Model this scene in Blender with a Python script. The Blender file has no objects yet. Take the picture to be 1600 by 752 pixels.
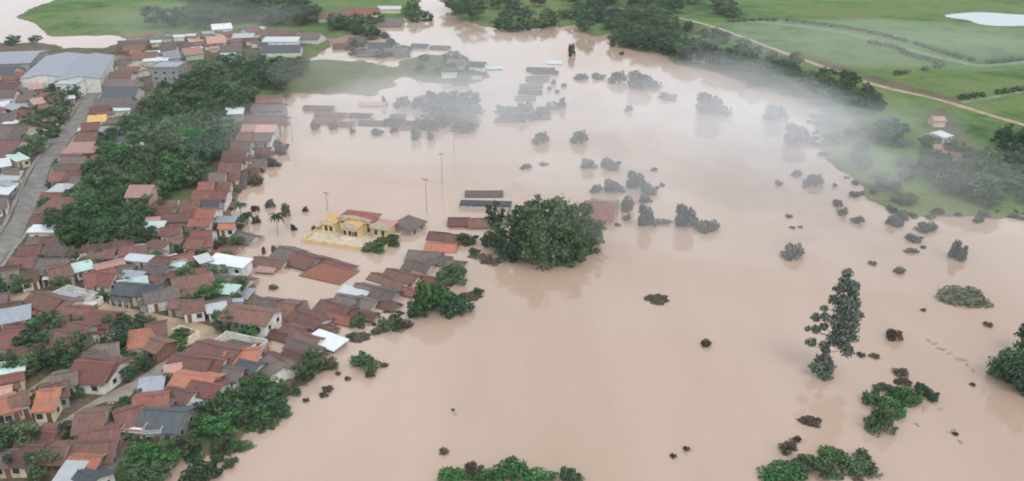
import bpy, math, random
import numpy as np
from mathutils import Vector, Matrix, noise as mnoise

S = bpy.context.scene
C = S.collection
R = math.radians

# ------------------------------------------------------------------ camera
CAM_H, PITCH, F = 100.0, R(23.6), 1385.0          # height in metres; focal length in pixels of a 1600 px wide frame
cam = bpy.data.cameras.new('camera')
cam.sensor_fit = 'HORIZONTAL'; cam.sensor_width = 36.0; cam.lens = 36.0 * F / 1600.0
cam.clip_start = 1.0; cam.clip_end = 20000.0
camo = bpy.data.objects.new('camera', cam); C.objects.link(camo)
camo.location = (0, 0, CAM_H); camo.rotation_euler = (R(90) - PITCH, 0, 0)
S.camera = camo

# ------------------------------------------------------------------ sky and sun (overcast)
SUN_EL, SUN_AZ = R(52), R(150)                      # azimuth clockwise from +Y: behind the camera, to the right
W = bpy.data.worlds.new('World'); S.world = W; W.use_nodes = True
nt = W.node_tree; nt.nodes.clear()
sky = nt.nodes.new('ShaderNodeTexSky'); sky.sky_type = 'NISHITA'; sky.sun_disc = False
sky.sun_elevation = SUN_EL; sky.sun_rotation = SUN_AZ
sky.air_density = 1.0; sky.dust_density = 4.0; sky.ozone_density = 1.0
hsv = nt.nodes.new('ShaderNodeHueSaturation'); hsv.inputs['Saturation'].default_value = 0.22
bg = nt.nodes.new('ShaderNodeBackground'); bg.inputs['Strength'].default_value = 0.15
wo = nt.nodes.new('ShaderNodeOutputWorld')
ov = nt.nodes.new('ShaderNodeMix'); ov.data_type = 'RGBA'; ov.inputs['Factor'].default_value = 0.75     # overcast: mostly even grey white
ov.inputs['B'].default_value = (7.2, 7.8, 8.5, 1)
nt.links.new(sky.outputs[0], hsv.inputs['Color']); nt.links.new(hsv.outputs[0], ov.inputs['A']); nt.links.new(ov.outputs['Result'], bg.inputs[0]); nt.links.new(bg.outputs[0], wo.inputs[0])
sun = bpy.data.lights.new('sun', 'SUN'); sun.energy = 0.8; sun.angle = R(25); sun.color = (1.0, 0.96, 0.9)
suno = bpy.data.objects.new('sun', sun); C.objects.link(suno)
suno.rotation_euler = (R(90) - SUN_EL, 0, -SUN_AZ + math.pi)
S.view_settings.view_transform = 'Standard'; S.view_settings.look = 'None'
S.view_settings.exposure = 0.19; S.view_settings.gamma = 1.0
S.cycles.use_denoising = True
S.cycles.max_bounces = 6; S.cycles.diffuse_bounces = 3; S.cycles.glossy_bounces = 2; S.cycles.volume_bounces = 4
S.cycles.transparent_max_bounces = 8
S.cycles.pixel_filter_type = 'BLACKMAN_HARRIS'; S.cycles.filter_width = 1.9
HAZE_DENSITY = 0.00009

# ------------------------------------------------------------------ pixel -> world
cp, sp = math.cos(PITCH), math.sin(PITCH)
def G(px, py, z=0.0):
    u = (px - 800.0) / F; v = (py - 376.0) / F
    dy = cp - v * sp; dz = -sp - v * cp
    t = (z - CAM_H) / dz
    return (u * t, dy * t)
def scale_at(py):                                   # pixels per metre across, at that row of the ground
    return cp * (py + 230.0) / CAM_H

# ------------------------------------------------------------------ helpers
def tag(o, label=None, cat=None, group=None, kind=None):
    if label:
        n = len(label.split())
        assert 4 <= n <= 16, (n, label)
        o['label'] = label
    if cat: o['category'] = cat
    if group: o['group'] = group
    if kind: o['kind'] = kind
    return o
def mesh(name, v, f, mat=None, smooth=False):
    me = bpy.data.meshes.new(name)
    me.from_pydata([tuple(p) for p in v], [], f)
    if mat: me.materials.append(mat)
    if smooth: me.polygons.foreach_set('use_smooth', [True] * len(me.polygons))
    me.update()
    return me
def link(name, me, parent=None, loc=None, rz=0.0):
    o = bpy.data.objects.new(name, me); C.objects.link(o)
    if parent: o.parent = parent
    if loc: o.location = loc
    o.rotation_euler.z = rz
    return o
def empty(name, loc, rz=0.0):
    o = bpy.data.objects.new(name, None); C.objects.link(o)
    o.empty_display_size = 0.5; o.location = loc; o.rotation_euler.z = rz
    return o
class MB:
    def __init__(s): s.v = []; s.f = []
    def add(s, v, f):
        b = len(s.v); s.v += [tuple(p) for p in v]; s.f += [tuple(i + b for i in q) for q in f]
    def box(s, x0, x1, y0, y1, z0, z1):
        s.add([(x0,y0,z0),(x1,y0,z0),(x1,y1,z0),(x0,y1,z0),(x0,y0,z1),(x1,y0,z1),(x1,y1,z1),(x0,y1,z1)],
              [(0,3,2,1),(4,5,6,7),(0,1,5,4),(1,2,6,5),(2,3,7,6),(3,0,4,7)])
    def tube(s, a, b, r0, r1, n=7):
        a, b = Vector(a), Vector(b); d = (b - a).normalized()
        p = d.cross(Vector((1,0,0)) if abs(d.x) < .8 else Vector((0,1,0))).normalized(); q = d.cross(p)
        v = []
        for c, r in ((a, r0), (b, r1)):
            for k in range(n):
                t = 2 * math.pi * k / n
                v.append(c + p * (r * math.cos(t)) + q * (r * math.sin(t)))
        f = [(k, (k + 1) % n, n + (k + 1) % n, n + k) for k in range(n)]
        f += [tuple(range(n - 1, -1, -1)), tuple(range(n, 2 * n))]
        s.add(v, f)
    def build(s, name, mat, parent=None, smooth=False):
        return link(name, mesh(name, s.v, s.f, mat, smooth), parent)

# ------------------------------------------------------------------ materials
def newmat(name):
    m = bpy.data.materials.new(name); m.use_nodes = True
    n = m.node_tree.nodes; l = m.node_tree.links
    return m, n, l, n['Principled BSDF']
def ramp(n, stops):
    r = n.new('ShaderNodeValToRGB'); e = r.color_ramp.elements
    while len(e) < len(stops): e.new(0.5)
    for i, (p, c) in enumerate(stops):
        e[i].position = p; e[i].color = (*c, 1) if len(c) == 3 else c
    return r
def nz(n, l, vec, scale, detail=4, rough=0.55):
    t = n.new('ShaderNodeTexNoise'); t.inputs['Scale'].default_value = scale
    t.inputs['Detail'].default_value = detail; t.inputs['Roughness'].default_value = rough
    if vec is not None: l.new(vec, t.inputs['Vector'])
    return t
def mixc(n, l, a, b, fac, mode='MIX'):
    m = n.new('ShaderNodeMix'); m.data_type = 'RGBA'; m.blend_type = mode
    for sock, val in ((m.inputs['Factor'], fac), (m.inputs['A'], a), (m.inputs['B'], b)):
        if hasattr(val, 'is_output'): l.new(val, sock)
        elif isinstance(val, (int, float)): sock.default_value = val
        else: sock.default_value = (*val, 1)
    return m.outputs['Result']
def maprange(n, l, val, a, b, c, d):
    m = n.new('ShaderNodeMapRange')
    l.new(val, m.inputs[0])
    for i, x in enumerate((a, b, c, d)): m.inputs[i + 1].default_value = x
    return m.outputs[0]

def roof_mat(name, col, stain=0.62, metal=False, rough=0.85):
    m, n, l, b = newmat(name)
    tc = n.new('ShaderNodeTexCoord'); oi = n.new('ShaderNodeObjectInfo')
    off = n.new('ShaderNodeVectorMath'); off.operation = 'ADD'
    l.new(tc.outputs['Object'], off.inputs[0])
    mu = n.new('ShaderNodeMath'); mu.operation = 'MULTIPLY'; mu.inputs[1].default_value = 91.0
    l.new(oi.outputs['Random'], mu.inputs[0]); l.new(mu.outputs[0], off.inputs[1])
    mp = n.new('ShaderNodeMapping'); mp.inputs['Scale'].default_value = (1.6, 0.45, 0.45)
    l.new(off.outputs[0], mp.inputs[0])
    st = nz(n, l, mp.outputs[0], 1.0, 5, 0.65)                   # streaks that run down the slope
    pa = nz(n, l, off.outputs[0], 0.55, 5, 0.7)                   # old and new patches of tile
    d = tuple(c * (1 - stain * 0.75) for c in col); li = tuple(min(1, c * (1 + stain * 0.55)) for c in col)
    r1 = ramp(n, [(0.28, d), (0.5, col), (0.75, li)]); l.new(st.outputs[0], r1.inputs[0])
    grey = tuple(0.6 * sum(col) / 3 + 0.25 * c for c in col)
    f = maprange(n, l, pa.outputs[0], 0.47, 0.62, 0.0, 0.30 + 0.6 * stain)
    c = mixc(n, l, r1.outputs[0], grey, f)
    hs = n.new('ShaderNodeHueSaturation'); l.new(c, hs.inputs['Color'])
    l.new(maprange(n, l, oi.outputs['Random'], 0, 1, 0.72, 1.28), hs.inputs['Value'])
    l.new(hs.outputs[0], b.inputs['Base Color'])
    b.inputs['Roughness'].default_value = rough
    wv = n.new('ShaderNodeTexWave'); wv.inputs['Scale'].default_value = 1.1; wv.inputs['Distortion'].default_value = 0.6
    l.new(tc.outputs['Object'], wv.inputs['Vector'])
    bp = n.new('ShaderNodeBump'); bp.inputs['Strength'].default_value = 0.35; bp.inputs['Distance'].default_value = 0.08
    l.new(wv.outputs[0], bp.inputs['Height']); l.new(bp.outputs[0], b.inputs['Normal'])
    return m
def wall_mat(name, col, stain=0.35):
    m, n, l, b = newmat(name)
    tc = n.new('ShaderNodeTexCoord'); oi = n.new('ShaderNodeObjectInfo')
    t = nz(n, l, tc.outputs['Object'], 0.7, 5, 0.65)
    r = ramp(n, [(0.3, tuple(c * (1 - stain) * .9 for c in col)), (0.55, col), (0.8, tuple(min(.9, c * 1.08) for c in col))])
    l.new(t.outputs[0], r.inputs[0])
    hs = n.new('ShaderNodeHueSaturation'); l.new(r.outputs[0], hs.inputs['Color'])
    l.new(maprange(n, l, oi.outputs['Random'], 0, 1, 0.8, 1.1), hs.inputs['Value'])
    l.new(hs.outputs[0], b.inputs['Base Color']); b.inputs['Roughness'].default_value = 0.9
    return m
def plain_mat(name, col, rough=0.8, scale=2.0, var=0.25, metallic=0):
    m, n, l, b = newmat(name)
    tc = n.new('ShaderNodeTexCoord')
    t = nz(n, l, tc.outputs['Object'], scale, 4)
    r = ramp(n, [(0.3, tuple(c * (1 - var) for c in col)), (0.7, tuple(min(1, c * (1 + var)) for c in col))])
    l.new(t.outputs[0], r.inputs[0]); l.new(r.outputs[0], b.inputs['Base Color'])
    b.inputs['Roughness'].default_value = rough; b.inputs['Metallic'].default_value = metallic
    return m
def leaf_mat(name, c0, c1):
    m, n, l, b = newmat(name)
    oi = n.new('ShaderNodeObjectInfo'); at = n.new('ShaderNodeAttribute'); at.attribute_name = 'tone'
    c = mixc(n, l, c0, c1, at.outputs['Fac'])
    hs = n.new('ShaderNodeHueSaturation'); l.new(c, hs.inputs['Color'])
    l.new(maprange(n, l, oi.outputs['Random'], 0, 1, 0.7, 1.3), hs.inputs['Value'])
    l.new(maprange(n, l, oi.outputs['Random'], 0, 1, 0.485, 0.515), hs.inputs['Hue'])
    l.new(hs.outputs[0], b.inputs['Base Color'])
    b.inputs['Roughness'].default_value = 0.65; b.inputs['Specular IOR Level'].default_value = 0.1
    return m

ROOF = {
 'm': (roof_mat('maroon_tile', (0.140, 0.062, 0.052)), 'maroon tile roofed'),
 'b': (roof_mat('brown_tile', (0.158, 0.080, 0.056)), 'brown tile roofed'),
 'r': (roof_mat('brick_red_tile', (0.210, 0.074, 0.054)), 'brick red tile roofed'),
 'o': (roof_mat('orange_tile', (0.34, 0.125, 0.072), 0.4), 'bright orange tile roofed'),
 'g': (roof_mat('grey_brown_tile', (0.132, 0.100, 0.088)), 'grey brown roofed'),
 's': (roof_mat('slate_sheet', (0.070, 0.078, 0.088), 0.4), 'dark slate roofed'),
 'w': (roof_mat('white_sheet', (0.52, 0.54, 0.55), 0.25, rough=0.6), 'white sheet roofed'),
 't': (roof_mat('pale_green_sheet', (0.44, 0.58, 0.53), 0.2, rough=0.6), 'pale green sheet roofed'),
 'p': (roof_mat('salmon_tile', (0.42, 0.23, 0.19), 0.3), 'salmon pink roofed'),
 'l': (roof_mat('blue_grey_sheet', (0.27, 0.29, 0.335), 0.3, rough=0.6), 'blue grey sheet roofed'),
 'y': (roof_mat('yellow_tile', (0.50, 0.30, 0.10), 0.3), 'yellow ochre roofed'),
}
WALLM = {
 'w': wall_mat('white_plaster', (0.72, 0.70, 0.66)), 'c': wall_mat('cream_plaster', (0.68, 0.58, 0.43)),
 'g': wall_mat('grey_render', (0.36, 0.35, 0.34)), 'p': wall_mat('pink_plaster', (0.52, 0.34, 0.29)),
 'b': wall_mat('bare_brick', (0.30, 0.15, 0.10)), 't': wall_mat('teal_plaster', (0.20, 0.50, 0.44)),
 'y': wall_mat('yellow_plaster', (0.72, 0.56, 0.28), 0.15), 'e': wall_mat('green_plaster', (0.45, 0.58, 0.42)),
}
GLASS = plain_mat('dark_glass', (0.03, 0.035, 0.04), 0.15, 3, 0.2)
WOOD = plain_mat('door_wood', (0.16, 0.09, 0.05), 0.7)
FRAME = plain_mat('window_frame_paint', (0.5, 0.48, 0.44), 0.6)
BARK = plain_mat('bark', (0.13, 0.10, 0.08), 0.95, 3, 0.4)
PALEBARK = plain_mat('pale_bark', (0.34, 0.31, 0.27), 0.9, 3, 0.35)
CONCRETE = plain_mat('pole_concrete', (0.33, 0.32, 0.31), 0.9, 2, 0.15)
IRON = plain_mat('pole_iron', (0.12, 0.11, 0.11), 0.6, 3, 0.2)
LEAF = {
 'dark':  leaf_mat('leaf_dark', (0.026, 0.060, 0.032), (0.078, 0.136, 0.068)),
 'mid':   leaf_mat('leaf_mid', (0.040, 0.078, 0.036), (0.122, 0.176, 0.082)),
 'lime':  leaf_mat('leaf_lime', (0.030, 0.090, 0.028), (0.085, 0.185, 0.060)),
 'sage':  leaf_mat('leaf_sage', (0.060, 0.084, 0.066), (0.145, 0.165, 0.130)),
 'grey':  leaf_mat('leaf_mist_grey', (0.085, 0.095, 0.084), (0.160, 0.168, 0.150)),  # the greying of mist is put into the leaf colour itself
 'brown': leaf_mat('leaf_brown', (0.075, 0.066, 0.046), (0.150, 0.130, 0.092)),
 'olive': leaf_mat('leaf_olive', (0.085, 0.095, 0.060), (0.150, 0.160, 0.100)),
}

# ------------------------------------------------------------------ terrain
P_TOWN = [(-900,70),(0,66),(60,66),(100,75),(165,75),(195,62),(260,55),(420,50),(520,62),(500,84),(472,96),(520,93),(570,94),(610,104),(640,118),(612,136),
          (575,149),(520,148),(470,145),(454,146),(442,180),(430,215),(412,250),(385,290),(360,318),(346,345),(385,365),(392,385),(345,402),
          (392,425),(376,445),(396,470),(404,500),(404,520),(430,530),(425,545),(440,575),(452,600),(438,640),(405,665),(372,690),(350,712),
          (300,706),(272,735),(255,762),(250,900),(-1300,900)]
P_FIELD = [(25,25),(90,-2),(150,-30),(150,-170),(640,-170),(658,0),(650,26),(600,36),(520,62),(420,55),(260,58),(195,63),(180,57),(80,56)]
P_ISLE = [(622,98),(650,88),(700,84),(735,92),(748,108),(765,120),(752,130),(715,131),(670,127),(632,122)]
P_RIGHT = [(705,-170),(702,-5),(706,20),(745,42),(800,47),(900,41),(925,60),(955,52),(975,75),(1030,84),(1050,100),(1110,112),(1180,140),(1250,150),(1280,160),
           (1275,195),(1280,225),(1300,250),(1340,290),(1365,315),(1405,335),(1600,336),(3200,336),(3200,-170)]
def wpoly(P): return np.array([G(*p) for p in P])
POLYS = [wpoly(P) for P in (P_TOWN, P_FIELD, P_RIGHT, P_ISLE)]
def sdf(poly, X, Y):
    d = np.full(X.shape, 1e18); ins = np.zeros(X.shape, bool)
    n = len(poly)
    for i in range(n):
        x1, y1 = poly[i]; x2, y2 = poly[(i + 1) % n]
        ex, ey = x2 - x1, y2 - y1
        t = np.clip(((X - x1) * ex + (Y - y1) * ey) / (ex * ex + ey * ey + 1e-9), 0, 1)
        d = np.minimum(d, (X - x1 - t * ex) ** 2 + (Y - y1 - t * ey) ** 2)
        if abs(y2 - y1) > 1e-9:
            c = ((y1 > Y) != (y2 > Y)) & (X < (x2 - x1) * (Y - y1) / (y2 - y1) + x1)
            ins ^= c
    d = np.sqrt(d)
    return np.where(ins, d, -d)
def wob(X, Y):
    return (np.sin(X * .11 + 1.3 * np.sin(Y * .07)) + np.sin(Y * .13 + 1.7 * np.sin(X * .09 + 2)) + .7 * np.sin(X * .31 + Y * .23) + .5 * np.sin(X * .55 - Y * .47)) * 1.7
def height(X, Y):
    X = np.asarray(X, float); Y = np.asarray(Y, float)
    sds = [sdf(p, X, Y) for p in POLYS]
    sd = np.maximum.reduce(sds)
    far = np.clip((Y - 750) / 400, 0, 1)
    s = sd + wob(X, Y) * (0.8 + far)
    h = np.where(s > 0, 1.5 * (1 - np.exp(-s / 9.0)), np.maximum(-2.6, s * 0.16))
    h = h + np.where(s > 6, 0.10 * np.sin(X * .05) * np.sin(Y * .04), 0)
    return h
def hz(x, y): return float(height(np.array([x]), np.array([y]))[0])

def ground_axes():
    xs = np.concatenate([[-2500, -1600, -1000, -700], np.arange(-520, 621, 2.5), [700, 850, 1100, 1600, 2500]])
    ys = np.concatenate([[-400, 0, 60], np.arange(95, 760, 2.5), np.arange(765, 1200, 12), [1300, 1600, 2000, 2600]])
    return xs, ys
xs, ys = ground_axes()
XX, YY = np.meshgrid(xs, ys)
HH = height(XX, YY)
def bilin(x, y):
    i = int(np.clip(np.searchsorted(xs, x) - 1, 0, len(xs) - 2)); j = int(np.clip(np.searchsorted(ys, y) - 1, 0, len(ys) - 2))
    a = (x - xs[i]) / (xs[i + 1] - xs[i]); b = (y - ys[j]) / (ys[j + 1] - ys[j])
    return float((HH[j, i] * (1 - a) + HH[j, i + 1] * a) * (1 - b) + (HH[j + 1, i] * (1 - a) + HH[j + 1, i + 1] * a) * b)
def grid_mesh(name, XX, YY, ZZ, mat):
    ny, nx = XX.shape
    v = np.stack([XX, YY, ZZ], -1).reshape(-1, 3)
    i = np.arange(ny * nx).reshape(ny, nx)
    f = np.stack([i[:-1, :-1], i[:-1, 1:], i[1:, 1:], i[1:, :-1]], -1).reshape(-1, 4)
    me = bpy.data.meshes.new(name)
    me.vertices.add(len(v)); me.vertices.foreach_set('co', v.ravel().astype(np.float32))
    me.loops.add(f.size); me.loops.foreach_set('vertex_index', f.ravel().astype(np.int32))
    me.polygons.add(len(f)); me.polygons.foreach_set('loop_start', (np.arange(len(f)) * 4).astype(np.int32))
    me.polygons.foreach_set('use_smooth', np.ones(len(f), bool))
    me.materials.append(mat); me.update(calc_edges=True)
    return me
def ground_mat():
    m, n, l, b = newmat('ground_cover')
    geo = n.new('ShaderNodeNewGeometry'); P = geo.outputs['Position']
    a = n.new('ShaderNodeAttribute'); a.attribute_name = 'soil'
    big = nz(n, l, P, 0.012, 4, 0.6); mid = nz(n, l, P, 0.07, 5, 0.65); fine = nz(n, l, P, 0.6, 4, 0.7)
    g1 = ramp(n, [(0.34, (0.030, 0.064, 0.026)), (0.43, (0.062, 0.120, 0.038)), (0.51, (0.104, 0.172, 0.050)), (0.59, (0.145, 0.178, 0.064)), (0.70, (0.150, 0.132, 0.072))])
    mx = n.new('ShaderNodeMath'); mx.operation = 'MULTIPLY_ADD'; l.new(mid.outputs[0], mx.inputs[0]); mx.inputs[1].default_value = 0.5
    h = n.new('ShaderNodeMath'); h.operation = 'MULTIPLY'; h.inputs[1].default_value = 0.52; l.new(big.outputs[0], h.inputs[0])
    l.new(h.outputs[0], mx.inputs[2]); l.new(mx.outputs[0], g1.inputs[0])
    gf = mixc(n, l, g1.outputs[0], (0.050, 0.072, 0.034), maprange(n, l, fine.outputs[0], 0.52, 0.72, 0.0, 0.7))
    e = ramp(n, [(0.30, (0.060, 0.062, 0.036)), (0.45, (0.115, 0.088, 0.060)), (0.62, (0.165, 0.125, 0.092)), (0.8, (0.23, 0.18, 0.14))])
    l.new(fine.outputs[0], e.inputs[0])
    yard = n.new('ShaderNodeMapRange'); l.new(mid.outputs[0], yard.inputs[0]); yard.inputs[1].default_value = .42; yard.inputs[2].default_value = .58
    e2 = mixc(n, l, e.outputs[0], (0.040, 0.070, 0.030), maprange(n, l, mid.outputs[0], 0.52, 0.62, 0.0, 0.85))
    c = mixc(n, l, gf, e2, a.outputs['Fac'])
    # a muddy rim left by the flood just above the water
    sx = n.new('ShaderNodeSeparateXYZ'); l.new(P, sx.inputs[0])
    c = mixc(n, l, (0.17, 0.12, 0.08), c, maprange(n, l, sx.outputs['Z'], 0.05, 0.35, 0.0, 1.0))
    l.new(c, b.inputs['Base Color']); b.inputs['Roughness'].default_value = 0.95; b.inputs['Specular IOR Level'].default_value = 0.1
    bp = n.new('ShaderNodeBump'); bp.inputs['Strength'].default_value = 0.6; bp.inputs['Distance'].default_value = 0.5
    l.new(fine.outputs[0], bp.inputs['Height']); l.new(bp.outputs[0], b.inputs['Normal'])
    return m
gme = grid_mesh('ground', XX, YY, HH, ground_mat())
P_SOIL = [(-900,70),(0,68),(190,66),(420,50),(500,60),(470,90),(400,95),(240,150),(225,200),(160,240),(150,300),(110,330),(100,400),(200,405),(250,380),(300,300),(350,240),(380,170),(440,140),
          (450,300),(480,560),(380,600),(300,640),(230,690),(150,760),(-900,900)]
soil = np.clip(sdf(wpoly(P_SOIL), XX, YY) / 6 + 0.5, 0, 1)
soil = np.maximum(soil, 0.55 * np.clip(sdf(wpoly([(455,80),(480,88),(560,84),(640,80),(770,80),(790,135),(600,160),(455,155)]), XX, YY) / 8 + .5, 0, 1))
for Pq in ([(1448,176),(1480,172),(1520,240),(1530,256),(1490,262),(1455,235)], [(1068,70),(1118,68),(1122,84),(1082,90)], [(1040,30),(1500,160),(1500,172),(1040,42)]):
    soil = np.maximum(soil, np.clip(sdf(wpoly(Pq), XX, YY) / 6 + .5, 0, 1) * .85)
at = gme.attributes.new('soil', 'FLOAT', 'POINT'); at.data.foreach_set('value', soil.ravel().astype(np.float32))
ground = tag(link('ground', gme), 'land of grass fields and earthy town yards above the flood', 'ground', kind='structure')

def water_mat(name, deep, silt, rough):
    m, n, l, b = newmat(name)
    geo = n.new('ShaderNodeNewGeometry'); P = geo.outputs['Position']
    mp = n.new('ShaderNodeMapping'); mp.inputs['Scale'].default_value = (0.016, 0.0045, 1); mp.inputs['Rotation'].default_value = (0, 0, 0.5)
    l.new(P, mp.inputs[0])
    t = nz(n, l, mp.outputs[0], 1.0, 6, 0.6)
    r = ramp(n, [(0.3, deep), (0.7, silt)]); l.new(t.outputs[0], r.inputs[0])
    l.new(r.outputs[0], b.inputs['Base Color'])
    b.inputs['IOR'].default_value = 1.38
    t2 = nz(n, l, P, 0.03, 3); l.new(maprange(n, l, t2.outputs[0], 0.35, 0.65, rough * 0.7, rough * 1.5), b.inputs['Roughness'])
    rip = nz(n, l, P, 0.9, 3, 0.6)
    bp = n.new('ShaderNodeBump'); bp.inputs['Strength'].default_value = 0.10; bp.inputs['Distance'].default_value = 0.12
    l.new(rip.outputs[0], bp.inputs['Height']); l.new(bp.outputs[0], b.inputs['Normal'])
    return m
WATER = water_mat('muddy_floodwater', (0.362, 0.254, 0.184), (0.474, 0.352, 0.278), 0.05)
wv = [(-2500,-400,0),(2500,-400,0),(2500,2600,0),(-2500,2600,0)]
tag(link('water', mesh('water', wv, [(0,1,2,3)], WATER)), 'wide sheet of still pinkish brown floodwater', 'water', kind='structure')

# haze: one closed box of even density round everything
def vol_mat(name, col, dens, an=0.0):
    m = bpy.data.materials.new(name); m.use_nodes = True
    n = m.node_tree.nodes; n.clear()
    o = n.new('ShaderNodeOutputMaterial'); v = n.new('ShaderNodeVolumePrincipled')
    v.inputs['Color'].default_value = (*col, 1); v.inputs['Density'].default_value = dens; v.inputs['Anisotropy'].default_value = an
    m.node_tree.links.new(v.outputs[0], o.inputs['Volume'])
    return m
hb = MB(); hb.box(-2600, 2600, -500, 2700, -4.0, 106.0)
tag(hb.build('haze', vol_mat('haze_air', (0.90, 0.95, 0.97), HAZE_DENSITY)), 'thin pale haze over the whole valley', 'haze', kind='stuff')

# low banks of drifting mist
def mist(px, py, z, rx, ry, rzz, dens, label, seed):
    rnd = random.Random(seed)
    x, y = G(px, py, z)
    mm = vol_mat('mist_air', (0.97, 0.98, 1.0), dens)
    me = bpy.data.meshes.new('mist_bank')
    import bmesh
    bm = bmesh.new(); bmesh.ops.create_icosphere(bm, subdivisions=4, radius=1.0)
    for v in bm.verts:
        k = 1 + 0.38 * mnoise.noise(v.co * 1.6 + Vector((seed, 0, 0))) + 0.16 * mnoise.noise(v.co * 4.0 + Vector((0, seed, 0)))
        v.co *= k
        v.co = Vector((v.co.x * rx, v.co.y * ry, v.co.z * rzz))
    bm.to_mesh(me); bm.free(); me.materials.append(mm)
    me.polygons.foreach_set('use_smooth', [True] * len(me.polygons))
    o = link('mist_bank', me, None, (x, y, z))
    tag(o, label, 'mist', 'banks of low mist over the flood', 'stuff')
MISTS = [
 (1120,160,14, 52, 70, 9, 0.0058, 'pale bluish mist drifting low over the shore left of the right bank trees'),
 (1215,200,13, 38, 50, 9, 0.0058, 'bluish white mist puff over the water beside the right bank'),
 (1335,220,14, 46, 52, 9, 0.0028, 'grey green mist lying on the right bank meadow'),
 (1430,292,12, 50, 32, 8, 0.0030, 'grey mist over the lower right bank shore'),
 (700,112,12, 62, 75, 9, 0.0042, 'white mist over the flooded roofs in the upper middle'),
 (1055,305,9, 52, 42, 7, 0.0060, 'flat mist over the drowned bushes right of the big tree clump'),
 (740,180,9, 78, 60, 7, 0.0044, 'flat mist over the far lagoon roofs'),
 (900,182,9, 125, 80, 7, 0.0052, 'thin mist over the far open floodwater'),
 (1400,66,12, 110, 50, 8, 0.0034, 'thin grey mist veil across the far right meadow'),
 (1490,390,6, 60, 28, 5, 0.0040, 'thin mist over the water below the right bank'),
 (300,30,14, 60, 50, 9, 0.0020, 'grey mist over the far meadow behind the town'),
]
for i, a in enumerate(MISTS): mist(*a, seed=i * 7 + 3)

# ------------------------------------------------------------------ roads
ASPH = plain_mat('worn_asphalt', (0.185, 0.170, 0.155), 0.9, 0.4, 0.3)
DIRT = plain_mat('pale_dirt', (0.34, 0.25, 0.17), 0.95, 0.25, 0.3)
KERB = plain_mat('kerb_concrete', (0.22, 0.21, 0.195), 0.9, 1.0, 0.2)
PALE = plain_mat('pale_cobbles', (0.27, 0.23, 0.19), 0.95, 0.5, 0.25)
TRACK = plain_mat('grass_track', (0.150, 0.185, 0.095), 0.95, 0.2, 0.25)
def resample(P, step=4.0):
    pts = [Vector((*G(*p), 0)) for p in P]
    out = []
    n = len(pts)
    for i in range(n - 1):
        p0 = pts[max(i-1,0)]; p1 = pts[i]; p2 = pts[i+1]; p3 = pts[min(i+2,n-1)]
        k = max(2, int((p2 - p1).length / step))
        for j in range(k):
            t = j / k
            out.append(0.5 * ((2*p1) + (p2-p0)*t + (2*p0-5*p1+4*p2-p3)*t*t + (3*p1-p0-3*p2+p3)*t**3))
    out.append(pts[-1]); return out
STREETS = []
def strip(name, P, wid, mat, label, cat, kerb=False, lift=0.10):
    pts = resample(P); STREETS.extend((p.x, p.y, wid / 2 + (1.2 if kerb else .2), p) for p in pts); v = []; f = []; k = []; kf = []
    for i, p in enumerate(pts):
        d = (pts[min(i+1,len(pts)-1)] - pts[max(i-1,0)]).normalized(); s = Vector((-d.y, d.x, 0))
        w = wid * (1 + 0.10 * math.sin(i * .7) + .06 * math.sin(i * 1.9))
        for q in (-1, -.33, .33, 1):
            c = p + s * (w / 2 * q); v.append((c.x, c.y, max(bilin(c.x, c.y), -0.6) + lift))
        if i: 
            for q in range(3): f.append((4*i-4+q, 4*i-3+q, 4*i+1+q, 4*i+q))
    o = tag(link(name, mesh(name, v, f, mat, True)), label, cat, kind='structure')
    if kerb:
        for sgn in (-1, 1):
            v = []; f = []
            for i, p in enumerate(pts):
                d = (pts[min(i+1,len(pts)-1)] - pts[max(i-1,0)]).normalized(); s = Vector((-d.y, d.x, 0)) * sgn
                a = p + s * (wid / 2 * 1.12); b = p + s * (wid / 2 * 1.12 + 1.1)
                za = max(bilin(a.x, a.y), -0.6) + lift + .12; zb = max(bilin(b.x, b.y), -0.6) + lift + .12
                v += [(a.x,a.y,za-.4),(a.x,a.y,za),(b.x,b.y,zb),(b.x,b.y,zb-.4)]
                if i: f += [(4*i-4+q, 4*i-3+q, 4*i+1+q, 4*i+q) for q in range(3)]
            tag(link('pavement', mesh('pavement', v, f, KERB)), f'narrow raised concrete pavement along the {"left" if sgn > 0 else "right"} side of the {kerb}', 'pavement', kind='structure')
    return o
strip('main_road', [(-90,520),(-40,455),(0,400),(28,363),(50,313),(68,270),(92,236),(112,208),(130,180),(143,155),(157,130),(172,108),(183,92)], 5.8, ASPH, 'worn grey asphalt main street running up the left side', 'street', 'main street')
strip('cross_street', [(-30,478),(40,474),(110,474),(160,492),(235,508),(300,522),(360,536),(425,545)], 5.5, DIRT, 'tan dirt cross street between the middle house rows', 'street')
strip('lower_street', [(-40,694),(40,684),(98,680),(140,652),(190,626),(242,598),(290,566),(330,545),(352,536)], 4.6, PALE, 'narrow grey street between white house fronts lower left', 'street')
strip('side_lane', [(255,512),(200,535),(150,560),(90,600),(50,630)], 4.5, DIRT, 'narrow dirt lane behind the lower left houses', 'lane')
strip('country_road', [(920,16),(985,18),(1060,32),(1120,48),(1200,78),(1260,100),(1310,118),(1375,140),(1460,160),(1520,178),(1560,190),(1640,213)], 3.6, DIRT, 'pale dirt road crossing the right bank meadows', 'road')
strip('field_track', [(1140,34),(1220,42),(1300,52),(1360,66),(1430,85),(1500,102),(1540,108),(1640,98)], 6.0, TRACK, 'faint grassy track across the far right meadow', 'track')
strip('farm_track', [(1500,166),(1540,160),(1580,152),(1640,142)], 3.0, TRACK, 'short grassy farm track branching off the dirt road', 'track')
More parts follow.
